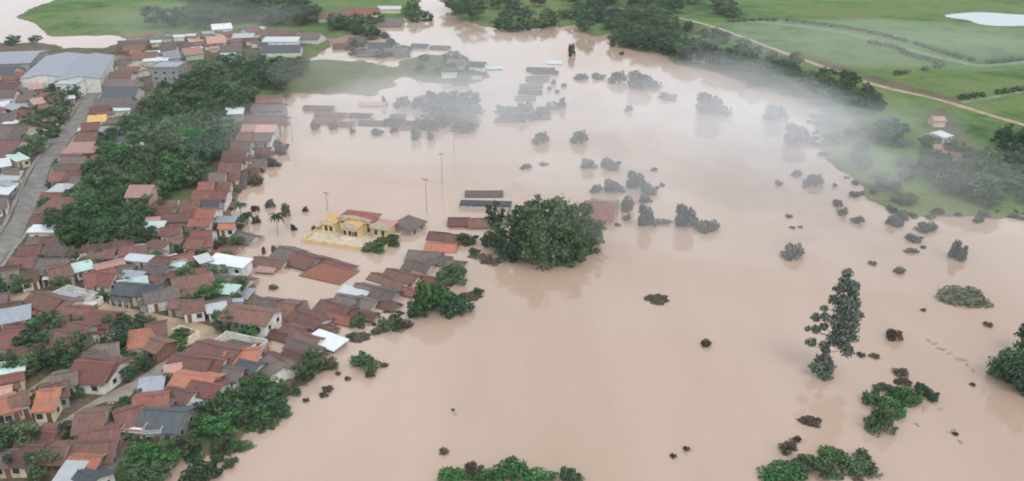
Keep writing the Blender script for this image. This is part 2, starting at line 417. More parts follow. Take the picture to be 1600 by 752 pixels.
# pond
pc = G(1570, 30, 1.6); pv = [(pc[0], pc[1], 1.75)]
for k in range(40):
    t = 2 * math.pi * k / 40
    w = 1 + 0.12 * math.sin(3 * t + 1) + .08 * math.sin(5 * t)
    pv.append((pc[0] + 34 * w * math.cos(t), pc[1] + 25 * w * math.sin(t), 1.75))
POND = water_mat('sky_paled_pond_water', (0.30, 0.34, 0.36), (0.36, 0.40, 0.42), 0.05)  # less muddy water; the pale blue of reflected sky is painted into its base colour
tag(link('pond', mesh('pond', pv, [(0, 1 + k, 1 + (k + 1) % 40) for k in range(40)], POND)), 'bright sky pale pond in the far right meadow', 'pond', kind='structure')

# ------------------------------------------------------------------ houses
ORD = 'first second third fourth fifth sixth seventh eighth ninth tenth eleventh twelfth thirteenth fourteenth fifteenth sixteenth seventeenth eighteenth nineteenth twentieth'.split()
def roof_mesh(L, Wd, h, rise, form, ov, sag, seed):
    rnd = random.Random(seed)
    nx = max(2, int((L + 2 * ov) / 1.6)); nyh = 3
    X = L / 2 + ov; Y = Wd / 2 + ov
    slope = rise / (Wd / 2)
    cols = []
    if form == 's':
        ts = [k / 5 for k in range(6)]
        prof = [(-Y + 2 * Y * t, h - 0.05 + rise * t) for t in ts]
        hipf = [0] * 6
    else:
        prof = []; hipf = []
        for k in range(-nyh, nyh + 1):
            t = 1 - abs(k) / nyh
            prof.append((Y * k / nyh, h - slope * ov + (rise + slope * ov) * t)); hipf.append(t)
    inset = (Wd / 2 + ov) * 0.8 if form == 'h' else 0
    inset = min(inset, X * 0.75)
    v = []; ny = len(prof)
    for i in range(nx + 1):
        for j, (y, z) in enumerate(prof):
            xh = X - inset * hipf[j]
            x = -xh + 2 * xh * i / nx
            dz = sag * (mnoise.noise(Vector((x * .5, y * .5, seed * 3.7))) - 0.7 * (1 - (2 * i / nx - 1) ** 2) * (hipf[j] if form != 's' else .3))
            v.append((x, y, z + dz + 0.10))
    n = len(v)
    v += [(x, y, z - 0.14) for x, y, z in v]
    f = []
    I = lambda i, j: i * ny + j
    for i in range(nx):
        for j in range(ny - 1):
            q = (I(i,j), I(i+1,j), I(i+1,j+1), I(i,j+1)); f.append(q)
            f.append(tuple(n + a for a in reversed(q)))
    for i in range(nx):
        for j in (0, ny - 1):
            a, b = I(i, j), I(i + 1, j)
            f.append((a, n + a, n + b, b) if j == 0 else (b, n + b, n + a, a))
    if form == 'h':
        e0 = [I(0, j) for j in range(ny)]; e1 = [I(nx, j) for j in range(ny - 1, -1, -1)]
        f += [tuple(e0), tuple(e1), tuple(n + a for a in reversed(e0)), tuple(n + a for a in reversed(e1))]
        a, b = I(0,0), I(0,ny-1); f.append((b, n + b, n + a, a)); a, b = I(nx,0), I(nx,ny-1); f.append((a, n + a, n + b, b))
    else:
        for j in range(ny - 1):
            a, b = I(0, j), I(0, j + 1); f.append((b, n + b, n + a, a))
            a, b = I(nx, j), I(nx, j + 1); f.append((a, n + a, n + b, b))
    return v, f
def ridge_cap(L, h, rise, ov):
    b = MB(); X = L / 2 + ov
    b.add([(-X,-.22,h+rise+.06),(-X,0,h+rise+.2),(-X,.22,h+rise+.06),(X,-.22,h+rise+.06),(X,0,h+rise+.2),(X,.22,h+rise+.06)],
          [(0,3,4,1),(1,4,5,2),(0,1,2),(3,5,4),(0,2,5,3)])
    return b
def add_window(root, x, y, z, w, hh, nrm, mat_frame=FRAME):
    # nrm: 0=-y 1=+y 2=-x 3=+x
    fr = MB(); pn = MB(); t = 0.07
    if nrm < 2:
        s = -1 if nrm == 0 else 1
        a, b = sorted((y, y + s * t)); fr.box(x - w/2 - .1, x + w/2 + .1, a, b, z - .1, z + hh + .1)
        a, b = sorted((y + s * t, y + s * (t + .03))); pn.box(x - w/2, x + w/2, a, b, z, z + hh)
    else:
        s = -1 if nrm == 2 else 1
        a, b = sorted((x, x + s * t)); fr.box(a, b, y - w/2 - .1, y + w/2 + .1, z - .1, z + hh + .1)
        a, b = sorted((x + s * t, x + s * (t + .03))); pn.box(a, b, y - w/2, y + w/2, z, z + hh)
    fo = fr.build('window', mat_frame, root)
    pn.build('pane', GLASS, fo)
HOUSES = []                                        # (x, y, half diagonal) of what stands, for the trees to keep clear of
def building(x1, y1, x2, y2, Wd, col, form='g', H=None, rise=None, wall=None, name='house', detail=None, base=None, seed=0):
    rnd = random.Random(seed * 31 + 7)
    h = H if H else rnd.uniform(2.5, 3.1)
    if rise is None: rise = {'g': Wd * rnd.uniform(.17, .23), 'h': Wd * .2, 's': Wd * .12, 'f': 0.3}[form]
    b = 1.3 if base is None else base
    for _ in range(3):
        zt = b + h + rise
        ax, ay = G(x1, y1, zt); bx, by = G(x2, y2, zt)
        cx, cy = (ax + bx) / 2, (ay + by) / 2
        if base is None:
            g = bilin(cx, cy)
            b = g - 0.05 if g > 0.35 else -2.0 - rnd.random() * .5
    L = math.hypot(bx - ax, by - ay); rz = math.atan2(by - ay, bx - ax)
    L = max(L, 3.0)
    if name == 'house' and base is None:
        for _ in range(6):                          # keep the carriageway clear
            best = None
            for a, q, r, _p in STREETS:
                dx, dy = a - cx, q - cy; c_, s_ = math.cos(rz), math.sin(rz)
                u, v_ = dx * c_ + dy * s_, -dx * s_ + dy * c_
                pu, pv = max(0, abs(u) - L / 2), max(0, abs(v_) - Wd / 2)
                pen = r - math.hypot(pu, pv)
                if pen > 0 and (best is None or pen > best[0]): best = (pen, a, q)
            if not best: break
            pen, a, q = best; d = math.hypot(cx - a, cy - q) or 1
            cx += (cx - a) / d * min(pen + .2, 2.5); cy += (cy - q) / d * min(pen + .2, 2.5)
    root = empty(name, (cx, cy, b), rz)
    HOUSES.append((cx, cy, L, Wd, rz))
    py = (y1 + y2) / 2
    if detail is None: detail = 2 if py > 400 else (1 if py > 190 else 0)
    wm = WALLM[wall or rnd.choice('wwwwwcccgggpeb')]
    rm = ROOF[col][0]
    lx, ly = L / 2 - 0.12, Wd / 2 - 0.1
    w = MB(); z0 = -1.2
    if form == 'g':
        w.add([(-lx,-ly,z0),(lx,-ly,z0),(lx,ly,z0),(-lx,ly,z0),(-lx,-ly,h),(lx,-ly,h),(lx,ly,h),(-lx,ly,h),(-lx,0,h+rise-.06),(lx,0,h+rise-.06)],
              [(0,1,5,4),(2,3,7,6),(1,2,6,9,5),(3,0,4,8,7),(0,3,2,1),(4,5,9,8),(6,7,8,9)])
    elif form == 's':
        w.add([(-lx,-ly,z0),(lx,-ly,z0),(lx,ly,z0),(-lx,ly,z0),(-lx,-ly,h-.1),(lx,-ly,h-.1),(lx,ly,h+rise*.9-.1),(-lx,ly,h+rise*.9-.1)],
              [(0,1,5,4),(2,3,7,6),(1,2,6,5),(3,0,4,7),(0,3,2,1),(4,5,6,7)])
    else:
        w.box(-lx, lx, -ly, ly, z0, h - .02)
    w.build('wall', wm, root)
    if form == 'f':
        r = MB(); r.box(-L/2-.25, L/2+.25, -Wd/2-.25, Wd/2+.25, h, h + .22)
        ro = r.build('roof', rm, root)
        if detail:
            p = MB(); a, c = L/2+.2, Wd/2+.2
            p.box(-a,a,-c,-c+.2,h+.225,h+.7); p.box(-a,a,c-.2,c,h+.225,h+.7); p.box(-a,-a+.2,-c+.2,c-.2,h+.225,h+.7); p.box(a-.2,a,-c+.2,c-.2,h+.225,h+.7)
            p.build('parapet', wm, ro)
    else:
        ov = rnd.uniform(.25, .5)
        v, f = roof_mesh(L, Wd, h, rise, form, ov, 0.12 if detail else .05, seed + 1)
        ro = link('roof', mesh('roof', v, f, rm), root)
        if form == 'g' and detail: ridge_cap(L, h, rise, ov).build('ridge_cap', rm, ro)
    if detail:
        # which long side looks at the camera
        side = 0 if (-math.sin(rz) * (-cx) + math.cos(rz) * (-cy)) < 0 else 1
        sy = -ly if side == 0 else ly
        n = max(2, int(L / 3.2))
        d = rnd.randrange(n)
        zf = 0.0
        storeys = max(1, int(h / 2.7))
        for k in range(n):
            x = -lx + (k + .5) * 2 * lx / n
            for st in range(storeys):
                if k == d and st == 0:
                    dm = MB(); s = -1 if side == 0 else 1
                    a, c = sorted((sy, sy + s * .06)); dm.box(x - .45, x + .45, a, c, 0, 2.1); dm.build('door', WOOD, root)
                else:
                    add_window(root, x, sy, 0.95 + st * 2.7, 1.15, 1.1, side)
        if detail > 1 or L > 9:
            ex = 3 if (math.cos(rz) * (-cx) + math.sin(rz) * (-cy)) > 0 else 2
            for st in range(storeys):
                for q in (-.25, .25):
                    if Wd > 6: add_window(root, lx if ex == 3 else -lx, q * Wd, .95 + st * 2.7, 1.0, 1.0, ex)
        # lean-tos against the back and the gable ends, each with its own roof sheet
        def lean(side_ax, sgn, along, al, aw, top):
            ua, ub = along - al / 2, along + al / 2
            edge = ly if side_ax == 'y' else lx
            ov2 = ov if form in ('g', 'h') else .3
            def P(u, t, z): return (u, sgn * (edge + t), z) if side_ax == 'y' else (sgn * (edge + t), u, z)
            am = MB(); zt = top - .62
            am.add([P(ua,.02,z0),P(ub,.02,z0),P(ub,aw,z0),P(ua,aw,z0),P(ua,.02,top-.3),P(ub,.02,top-.3),P(ub,aw,zt),P(ua,aw,zt)],
                   [(0,1,5,4),(1,2,6,5),(2,3,7,6),(3,0,4,7),(0,3,2,1),(4,5,6,7)])
            am.build('annex_wall', WALLM[rnd.choice('wwgcbp')], root)
            t0 = .03; q = MB(); za, zb = top - .18, top - .68; e = .25
            q.add([P(ua-e,t0,za),P(ub+e,t0,za),P(ub+e,aw+.35,zb),P(ua-e,aw+.35,zb),P(ua-e,t0,za+.07),P(ub+e,t0,za+.07),P(ub+e,aw+.35,zb+.07),P(ua-e,aw+.35,zb+.07)],
                  [(0,3,2,1),(4,5,6,7),(0,1,5,4),(1,2,6,5),(2,3,7,6),(3,0,4,7)])
            q.build('annex_roof', ROOF[rnd.choice(['g', 'b', col, 'w', 's', 'm', 'r', 'l', 'g'])][0], root)
        if form in ('g', 'h', 's') and L > 5 and name == 'house':
            s = 1 if side == 0 else -1
            if rnd.random() < .75:
                al = L * rnd.uniform(.3, .6); lean('y', s, rnd.uniform(-lx + al/2, lx - al/2), al, rnd.uniform(1.8, 3.6), h - .35)
            if rnd.random() < .45:
                al = Wd * rnd.uniform(.4, .7); lean('x', rnd.choice((-1, 1)), rnd.uniform(-ly + al/2, ly - al/2), al, rnd.uniform(1.5, 3.0), h - .3)
            if rnd.random() < .40:                      # porch on posts along the front
                al = L * rnd.uniform(.35, .8); u = rnd.uniform(-lx + al/2, lx - al/2); e = -s * (ly + .03); o = -s * (ly + 1.7)
                za, zb = h - .5, h - .85
                q = MB(); q.add([(u-al/2,e,za),(u+al/2,e,za),(u+al/2,o,zb),(u-al/2,o,zb),(u-al/2,e,za+.07),(u+al/2,e,za+.07),(u+al/2,o,zb+.07),(u-al/2,o,zb+.07)],
                      [(0,3,2,1),(4,5,6,7),(0,1,5,4),(1,2,6,5),(2,3,7,6),(3,0,4,7)])
                po = q.build('porch_roof', ROOF[rnd.choice([col, 'b', 'o', 'r', 'w'])][0], root)
                for k in range(4):
                    m = MB(); xx = u - al/2 + .15 + (al - .3) * k / 3; ya, yb = sorted((o - s * -.1, o + s * .3)); m.box(xx-.1, xx+.1, ya, yb, z0, zb - .02); m.build('post', WALLM['w'], po)
            if rnd.random() < .55:                      # plastered yard wall round the back yard
                yd = rnd.uniform(3.5, 7.0); hx = L/2 + rnd.uniform(-.6, .8); m = MB(); hh = rnd.uniform(1.5, 2.1)
                ya, yb = sorted((s * (ly + .03), s * (ly + yd))); yc, ye = sorted((s * (ly + yd + .01), s * (ly + yd + .2)))
                m.box(-hx, -hx + .18, ya, yb, z0, hh); m.box(hx - .18, hx, ya, yb, z0, hh); m.box(-hx, hx, yc, ye, z0, hh)
                m.build('yard_wall', WALLM[rnd.choice('wwwgcb')], root)
    return root
ROWS = {}
ROWS['the row east of the flooded street'] = '''
702 341 764 341 9 m
672 363 728 368 8 b
668 378 712 381 7 o
640 392 688 396 9 g
672 401 722 407 9 s
636 408 672 415 8 g
606 418 652 430 8 b
638 428 660 436 5 o s
582 427 632 442 7 m
556 440 618 455 9 g
534 450 582 458 4 w s
528 460 588 474 9 g
503 470 548 483 9 b
460 485 505 501 9 m
440 508 500 527 12 r
488 524 532 540 6 w s
452 530 492 545 7 g
405 532 480 558 8 b
430 552 470 566 6 r
478 500 520 512 6 b
516 486 556 496 6 r
548 484 586 490 5 m
590 466 620 474 5 b
622 446 650 454 5 r
655 428 690 434 6 m
690 416 722 421 6 b
420 520 446 526 5 m'''
ROWS['the flooded block below the yellow villa'] = '''
398 403 446 410 7 b
438 387 494 404 11 g
494 402 550 417 6 m
484 411 544 424 11 o h
402 466 462 474 15 g
458 474 476 470 6 g
400 492 448 484 6 r
402 418 428 420 3.5 p s'''
ROWS['the row north of the dirt cross street'] = '''
128 468 206 472 9 b
205 474 258 463 8 g
236 493 298 484 10 m
312 489 382 499 10 b g wall=w
262 471 298 472 6 b
55 447 98 459 9 b
0 455 22 452 7 g
105 452 142 460 8 b'''
ROWS['the row south of the dirt cross street'] = '''
52 501 106 493 9 b
108 503 182 515 11 m
192 515 234 509 12 o h
270 527 334 541 10 m g wall=w
226 524 262 536 7 b
0 520 28 518 11 r
0 493 45 485 8 l s
118 541 178 531 9 g
352 549 404 546 9 o
308 557 350 562 9 r
70 528 105 520 8 g
20 545 60 538 7 b
405 562 432 578 6 g s'''
ROWS['the row above the lower street'] = '''
0 634 20 628 9 o
20 642 52 640 12 o
60 640 104 636 11 b g wall=w
108 600 168 604 13 r g wall=w
45 602 85 593 9 b
138 582 192 592 11 m g wall=w
188 568 246 577 10 m
246 560 270 556 6 p
82 586 118 580 8 g
20 612 44 606 7 b'''
ROWS['the row below the lower street'] = '''
277 582 334 591 10 o
302 594 346 602 8 r
210 621 262 614 10 r
180 646 220 634 10 m
262 605 302 615 7 m
126 677 186 667 12 m
112 692 182 690 10 b
26 696 108 697 9 b
112 712 156 715 9 o
0 704 24 703 8 g
226 640 288 643 11 s
200 661 230 663 6 w f
232 668 250 667 4 t f
92 738 120 739 9 w s
124 736 152 746 9 s
242 622 268 628 6 g
336 572 378 578 7 g
376 562 404 570 6 s'''
ROWS['the block on the flooded west shore'] = '''
268 436 330 425 10 b
332 414 388 423 6 w s
334 430 390 438 9 s
264 402 300 394 8 r
295 388 332 384 9 r
309 405 327 400 5 w s
330 396 346 392 7 r
267 415 290 413 6 t f
244 400 268 405 8 m
252 356 282 354 8 m
300 360 332 360 9 r
294 373 342 377 9 r
370 362 398 369 8 g
230 412 262 418 7 g
345 384 372 386 7 b'''
ROWS['the row on the lagoon west shore'] = '''
402 150 442 149 9 b
395 163 445 162 10 g
385 180 438 180 15 m
380 196 432 196 8 p
372 208 425 207 10 g
362 222 420 220 10 m
350 238 414 236 12 g
344 254 402 252 14 m
328 270 386 267 14 g
312 286 360 284 9 b
304 299 356 298 10 r
288 312 344 311 9 s
284 326 338 327 9 r
255 334 298 332 9 b
298 342 330 342 8 r
338 188 366 186 8 g
330 203 360 202 7 b
352 172 380 171 7 w s'''
ROWS['the block west of the main street'] = '''
0 104 26 104 12 s
36 119 62 119 10 r
2 129 30 128 10 m
45 132 66 130 8 p
62 146 90 143 9 r
2 141 25 140 10 g
28 149 50 148 8 g
0 159 14 158 8 w
16 161 33 166 6 l
46 155 64 152 8 p
60 166 82 164 8 b
0 177 25 176 10 g
30 174 54 173 9 m
0 196 46 196 24 g
0 218 34 220 18 m
48 206 63 213 5 w
84 213 101 203 4 w s
0 238 18 237 7 w s
17 246 37 241 7 t s
0 253 13 251 7 w s
5 265 28 262 9 g
26 278 34 264 5 w s
0 286 11 281 7 l
9 300 24 284 4 w s
0 310 16 308 8 g
4 340 14 340 4 w f
0 352 12 350 6 g'''
ROWS['the row east of the main street'] = '''
185 64 230 62 12 g
172 75 204 73 10 b
206 82 244 80 14 b
225 92 262 91 6 w s
178 95 200 94 8 g
186 105 216 104 9 b
206 100 224 108 6 p
172 113 206 112 10 b
168 124 216 124 11 g
164 137 216 136 14 s
148 154 206 152 14 g
140 167 170 164 9 m
138 181 166 179 8 y
128 193 152 191 8 m
122 207 152 206 13 b
154 203 196 201 8 l s
164 213 196 213 9 s
104 229 152 228 9 p s
178 227 198 227 5 w s
200 227 232 227 6 w s
98 245 134 244 7 g
88 257 126 256 10 g
85 268 128 267 9 b
80 287 108 287 7 w h
112 277 132 276 7 g
66 308 114 308 13 m h
50 337 96 336 12 s
48 356 96 356 5 w s
45 371 92 369 10 g
32 384 64 382 9 m
70 386 102 385 8 g
20 401 55 399 10 m
60 404 102 404 9 g
120 218 146 217 6 r'''
ROWS['the block beside the main street corner'] = '''
4 437 56 426 9 g
62 432 98 423 10 b
98 443 146 432 11 r
142 425 180 428 10 r g wall=w
160 449 198 453 9 s
186 448 230 440 9 t s
220 446 248 446 9 s
65 415 102 412 8 g
0 418 30 414 9 m'''
ROWS['the roofs on the far lagoon shore'] = '''
476 165 520 166 5 m
494 175 540 176 6 m
490 185 530 186 6 m
516 189 552 190 5 b
548 177 580 178 6 g
562 187 598 188 6 g
562 160 602 160 4 p
602 186 630 187 7 s
636 188 664 188 7 g
610 178 632 178 5 g
628 196 652 196 5 g'''
ROWS['the sunken row far across the lagoon'] = '''
824 104 866 105 6 g
832 111 872 111 5 s
822 118 858 118 6 g
826 125 850 124 5 g
814 132 846 131 6 g
812 140 846 141 6 s
806 149 836 149 6 g
780 168 812 167 6 g
788 177 826 177 6 g
774 186 802 186 5 g
840 166 876 165 4 s
832 180 858 179 5 g
855 95 877 95 5 w
752 106 784 105 4 t s
700 92 728 93 8 g
734 96 758 97 7 s
708 117 732 117 6 g
738 120 752 120 5 l
690 106 714 106 6 g
644 68 668 69 7 s
674 71 702 72 7 g
614 84 638 82 7 g'''
ROWS['the hamlet at the far upper middle'] = '''
494 19 546 16 14 b
544 14 592 12 14 r
590 11 626 11 8 w s
590 22 628 22 18 g
412 60 466 60 9 w s
410 71 470 70 12 s
430 46 466 48 12 m
468 51 502 52 12 g
330 38 360 36 12 w
364 55 396 54 8 w s
322 58 350 56 14 p
344 71 376 69 12 g
380 45 402 41 12 m
284 76 312 73 12 p
254 81 278 79 12 l
250 70 276 69 10 g
545 58 570 57 12 g
575 66 606 65 12 s
600 76 632 74 12 g
558 79 590 79 10 g
520 68 545 67 10 b
345 86 366 85 8 t s
348 50 372 48 10 r'''
ROWS['the far right bank farmyard'] = '''
1076 76 1096 78 6 b
1456 182 1474 182 6 p
1466 210 1480 207 5 w s
1462 226 1484 229 7 p
1482 236 1504 239 7 b
1492 246 1516 249 6 g
1468 240 1488 243 6 m
1096 68 1112 70 6 g
1084 84 1104 86 5 p'''
seed = 0
def parse(line):
    p = line.split(); a = [float(q) for q in p[:5]]; kw = {}; form = 'g'
    for q in p[6:]:
        if '=' in q: k, val = q.split('='); kw[k] = val
        else: form = q
    return a, p[5], form, kw
for row, txt in ROWS.items():
    ent = []
    for a, col, form, kw in (parse(q) for q in txt.strip().splitlines()):
        ln = math.hypot(a[2] - a[0], a[3] - a[1]) / scale_at((a[1] + a[3]) / 2)
        rs = random.Random(int(a[0] * 7 + a[1] * 13))
        if ln > 8.5 and a[1] > 190 and form == 'g' and not kw:        # a long roof line is two or three attached small houses
            k = max(2, min(4, round(ln / (6.2 if a[1] > 330 else 7.5)))); cuts = [0] + sorted(q / k + rs.uniform(-.08, .08) for q in range(1, k)) + [1]
            for t0, t1 in zip(cuts, cuts[1:]):
                t1 -= .012; dy = rs.uniform(-1.2, 1.2)
                c2 = col if rs.random() < .5 else rs.choice({'m': 'bbr', 'b': 'mrr', 'r': 'mbo', 'o': 'rb', 'g': 'mbrb', 's': 'gbb'}.get(col, col))
                ent.append(([a[0] + (a[2]-a[0])*t0, a[1] + (a[3]-a[1])*t0 + dy, a[0] + (a[2]-a[0])*t1, a[1] + (a[3]-a[1])*t1 + dy, a[4] * rs.uniform(.85, 1.1)], c2, form, kw))
        else: ent.append((a, col, form, kw))
    ent.sort(key=lambda e: e[0][1] + e[0][3])
    tot = {}
    for a, col, form, kw in ent: tot[col] = tot.get(col, 0) + 1
    cnt = {}
    for a, col, form, kw in ent:
        seed += 1; cnt[col] = cnt.get(col, 0) + 1
        a = list(a)
        if 'wk' in kw: a[4] *= float(kw['wk'])
        elif a[1] > 330: a[4] *= 0.74
        root = building(*a, col, form, wall=kw.get('wall'), seed=seed)
        wd = ROOF[col][1]
        o = 'only' if tot[col] == 1 else ('farthest' if cnt[col] == 1 else ('nearest' if cnt[col] == tot[col] else ORD[cnt[col] - 1] + ' farthest'))
        tag(root, f'{o} {wd} house in {row}', 'house', 'houses in ' + row)

def special(lab, cat, *a, **k):
    global seed
    seed += 1
    return tag(building(*a, seed=seed, **k), lab, cat)
special('large pale grey warehouse bay with a long street wall beside the main street', 'warehouse', 122, 119, 148, 83, 17, 'l', H=6.5, rise=1.6, wall='w', name='warehouse', detail=0)
special('large pale green grey warehouse bay left of the taller street side bay', 'warehouse', 66, 117, 104, 82, 19, 'l', H=6.0, rise=1.4, wall='w', name='warehouse', detail=0)
special('long blue grey shed roof behind the warehouses at the left edge', 'warehouse', -30, 86, 60, 83, 30, 'l', H=5.5, rise=1.8, wall='g', name='warehouse', detail=0)
special('white box building with plain walls below the warehouse', 'building', 93, 127, 125, 127, 9, 'w', form='f', H=6.5, wall='w', name='white_building', detail=0)
special('tall grey concrete block with dark side rising above the trees', 'building', 242, 101, 284, 101, 12, 'l', form='f', H=9, wall='g', name='concrete_building', detail=1)
special('two storey salmon house alone among the dense trees', 'house', 204, 290, 240, 290, 10, 'p', H=5.4, wall='p', name='house', detail=1)
special('red roofed flooded house right of the big tree clump', 'house', 914, 314, 962, 318, 13, 'r', base=-1.0, wall='p')
special('long low dark flat roof with pale walls in water left of the big tree clump', 'building', 720, 316, 798, 318, 4, 's', form='f', H=3.0, base=-2.0, wall='w', name='flat_roofed_building', detail=0)
special('long faded grey roof awash just above the dark flat roof', 'house', 728, 298, 785, 298, 6, 'g', base=-2.6, wall='p', detail=0)
special('small dark tilted shed roof in water right of the yellow villa', 'shed', 628, 353, 652, 340, 6, 'g', form='s', base=-1.0, wall='g', name='shed')

# small houses and sheds wedged into the back lots
def overlaps(x, y, L, Wd, rz):
    for cx, cy, l2, w2, r2 in HOUSES:
        if (x - cx) ** 2 + (y - cy) ** 2 > (max(L, Wd) + max(l2, w2)) ** 2: continue
        for (px, py, pl, pw, pr), (qx, qy, ql, qw, qr) in (((x, y, L, Wd, rz), (cx, cy, l2, w2, r2)), ((cx, cy, l2, w2, r2), (x, y, L, Wd, rz))):
            c, d = math.cos(pr), math.sin(pr); e, f = math.cos(qr), math.sin(qr)
            for u in (-.5, 0, .5):
                for v in (-.5, 0, .5):
                    X = px + u * pl * c - v * pw * d - qx; Y = py + u * pl * d + v * pw * c - qy
                    if abs(X * e + Y * f) < ql / 2 + .05 and abs(-X * f + Y * e) < qw / 2 + .05: return True
    return False
def infill(P, n, where, sd):
    global seed
    rnd = random.Random(sd); poly = [G(*p) for p in P]; X = [p[0] for p in poly]; Y = [p[1] for p in poly]; got = []; t = 0
    while len(got) < n and t < 3500:
        t += 1
        x, y = rnd.uniform(min(X), max(X)), rnd.uniform(min(Y), max(Y))
        if sdf(np.array(poly), np.array([x]), np.array([y]))[0] < 0 or bilin(x, y) < .3: continue
        nr = min(HOUSES, key=lambda h: (h[0] - x) ** 2 + (h[1] - y) ** 2); rz = nr[4] + rnd.uniform(-.08, .08)
        L, Wd = rnd.uniform(4.0, 7.0), rnd.uniform(3.0, 4.6)
        if overlaps(x, y, L, Wd, rz): continue
        if any((x - a) ** 2 + (y - b) ** 2 < (r + Wd / 2 + .8) ** 2 for a, b, r, _ in STREETS): continue
        HOUSES.append((x, y, L, Wd, rz)); got.append((x, y, L, Wd, rz, rnd.choice('mbrgmbrgmbswpolbmrbt')))
    got.sort(key=lambda g: -g[1]); tot = {}; cnt = {}
    for g in got: tot[g[5]] = tot.get(g[5], 0) + 1
    for x, y, L, Wd, rz, col in got:
        seed += 1; cnt[col] = cnt.get(col, 0) + 1; HOUSES.remove((x, y, L, Wd, rz))
        z = bilin(x, y) - .05; zt = z + 3.4
        def px(wx, wy):                                  # back to the photo's pixels, for the ridge ends
            dx, dy, dz = wx, wy, zt - CAM_H; f = dy * cp - dz * sp
            return 800 + F * dx / f, 376 - F * (dy * sp + dz * cp) / f
        a = px(x - L/2 * math.cos(rz), y - L/2 * math.sin(rz)); b = px(x + L/2 * math.cos(rz), y + L/2 * math.sin(rz))
        root = building(*a, *b, Wd, col, 's' if col in 'wtl' or rnd.random() < .25 else 'g', H=rnd.uniform(2.3, 2.8), seed=seed)
        o = 'only' if tot[col] == 1 else ('farthest' if cnt[col] == 1 else ('nearest' if cnt[col] == tot[col] else ORD[cnt[col] - 1] + ' farthest'))
        tag(root, f'{o} small {ROOF[col][1]} house in {where}', 'house', 'small houses in ' + where)
infill([(0,410),(250,405),(250,445),(130,470),(0,475)], 34, 'the lots by the street corner', 1)
infill([(0,488),(110,488),(330,528),(345,552),(240,582),(100,592),(0,615)], 48, 'the lots south of the cross street', 2)
infill([(110,700),(190,640),(300,590),(385,572),(300,650),(220,700),(150,745),(0,745),(0,705)], 44, 'the lots below the lower street', 3)
infill([(-10,120),(130,140),(100,200),(40,285),(-10,350)], 40, 'the lots west of the main street', 4)
infill([(190,90),(228,150),(165,235),(150,290),(112,330),(100,400),(30,410),(70,330),(130,220),(160,150)], 34, 'the lots east of the main street', 5)
infill([(250,340),(340,330),(390,370),(350,398),(300,440),(230,430)], 26, 'the lots of the flooded west shore', 6)
infill([(110,475),(250,445),(400,445),(420,500),(300,515)], 26, 'the lots north of the cross street', 7)
infill([(198,66),(420,54),(500,70),(420,84),(260,96),(200,96)], 40, 'the lots of the far hamlet', 8)
infill([(0,620),(100,595),(250,560),(260,580),(140,645),(90,672),(0,685)], 26, 'the lots above the lower street', 9)

# yellow villa with its walled court
def villa():
    x, y = G(549, 363, 1); rz = R(-18)
    root = empty('villa', (x, y, -0.6), rz); root.scale = (.86, .86, .92)
    tag(root, 'yellow villa with brick red roofs and cream court wall standing in the flood', 'villa')
    Y = WALLM['y']; CW = WALLM['c']
    def wing(x0, x1, y0, y1, h, rise, along, col='p'):
        w = MB(); w.box(x0 + .1, x1 - .1, y0 + .1, y1 - .1, -1.2, h - .02); w.build('wall', Y, root)
        L, Wd = (x1 - x0, y1 - y0) if along == 'x' else (y1 - y0, x1 - x0)
        v, f = roof_mesh(L, Wd, h, rise, 'h', .5, .05, int(x0 * 7 + y1))
        o = link('roof', mesh('roof', v, f, ROOF[col][0]), root)
        o.location = ((x0 + x1) / 2, (y0 + y1) / 2, 0); o.rotation_euler.z = 0 if along == 'x' else math.pi / 2
    wing(-6, 6, 3, 10, 5.0, 1.5, 'x', 'r'); wing(-11, -6.05, 0, 7, 4.2, .9, 'y', 'y'); wing(6.05, 13, 2, 8, 4.0, .9, 'x', 'p')
    wing(-2.5, 3.5, -1.5, 2.95, 4.4, .7, 'y', 'y')
    for x0, x1, yy, zz in ((-6.2, 6.2, 2.55, 5.15), (-11.2, -6.2, -.62, 4.35), (6.4, 13.2, 1.38, 4.15), (-2.7, 3.7, -2.12, 4.55)):   # cream scalloped parapets over the fronts
        pm = MB(); n = 9; w = (x1 - x0) / n
        for k in range(n):
            pm.box(x0 + k * w, x0 + (k + 1) * w - .02, yy, yy + .18, zz - .9, zz + .35 + .75 * math.sin(math.pi * (k + .5) / n))
        pm.build('parapet', CW, root)
    for xx in (-9.4, -7.6, -4.6, -1.6, 0.2, 2.4, 4.8, 8, 10.5):
        yy, = ({-9.4: .1, -7.6: .1, 8: 2.1, 10.5: 2.1, -1.6: -1.4, .2: -1.4, 2.4: -1.4}.get(xx, 3.1),)
        add_window(root, xx, yy, 1.2, 1.1, 1.5, 0, CW)
    for xx in (-4.6, 4.8): add_window(root, xx, 3.1, 3.1 - .2, 1.0, .9, 0, CW)
    d = MB(); d.box(.9, 1.7, -1.47, -1.4, .2, 2.4); d.build('door', WOOD, root)
    p = MB(); p.box(-13, 15, -9, 13, -1.4, 0.66); p.build('court_floor', CW, root)
    cw = MB()
    cw.box(-13.2, 15.2, -9.3, -9.05, -1.4, 1.5); cw.box(-13.25, -13.02, -9.02, 13, -1.4, 1.5); cw.box(15.02, 15.25, -9.02, 13, -1.4, 1.5)
    for k in range(8):
        xx = -13.1 + k * 4.04; cw.box(xx - .22, xx + .22, -9.55, -9.32, -1.4, 1.9)
    cw.build('court_wall', Y, root)
    st = MB(); st.box(-2, 3, -4.5, -1.55, .67, .95); st.build('steps', CW, root)
    HOUSES.append((x, y, 30, 24, rz))
villa()

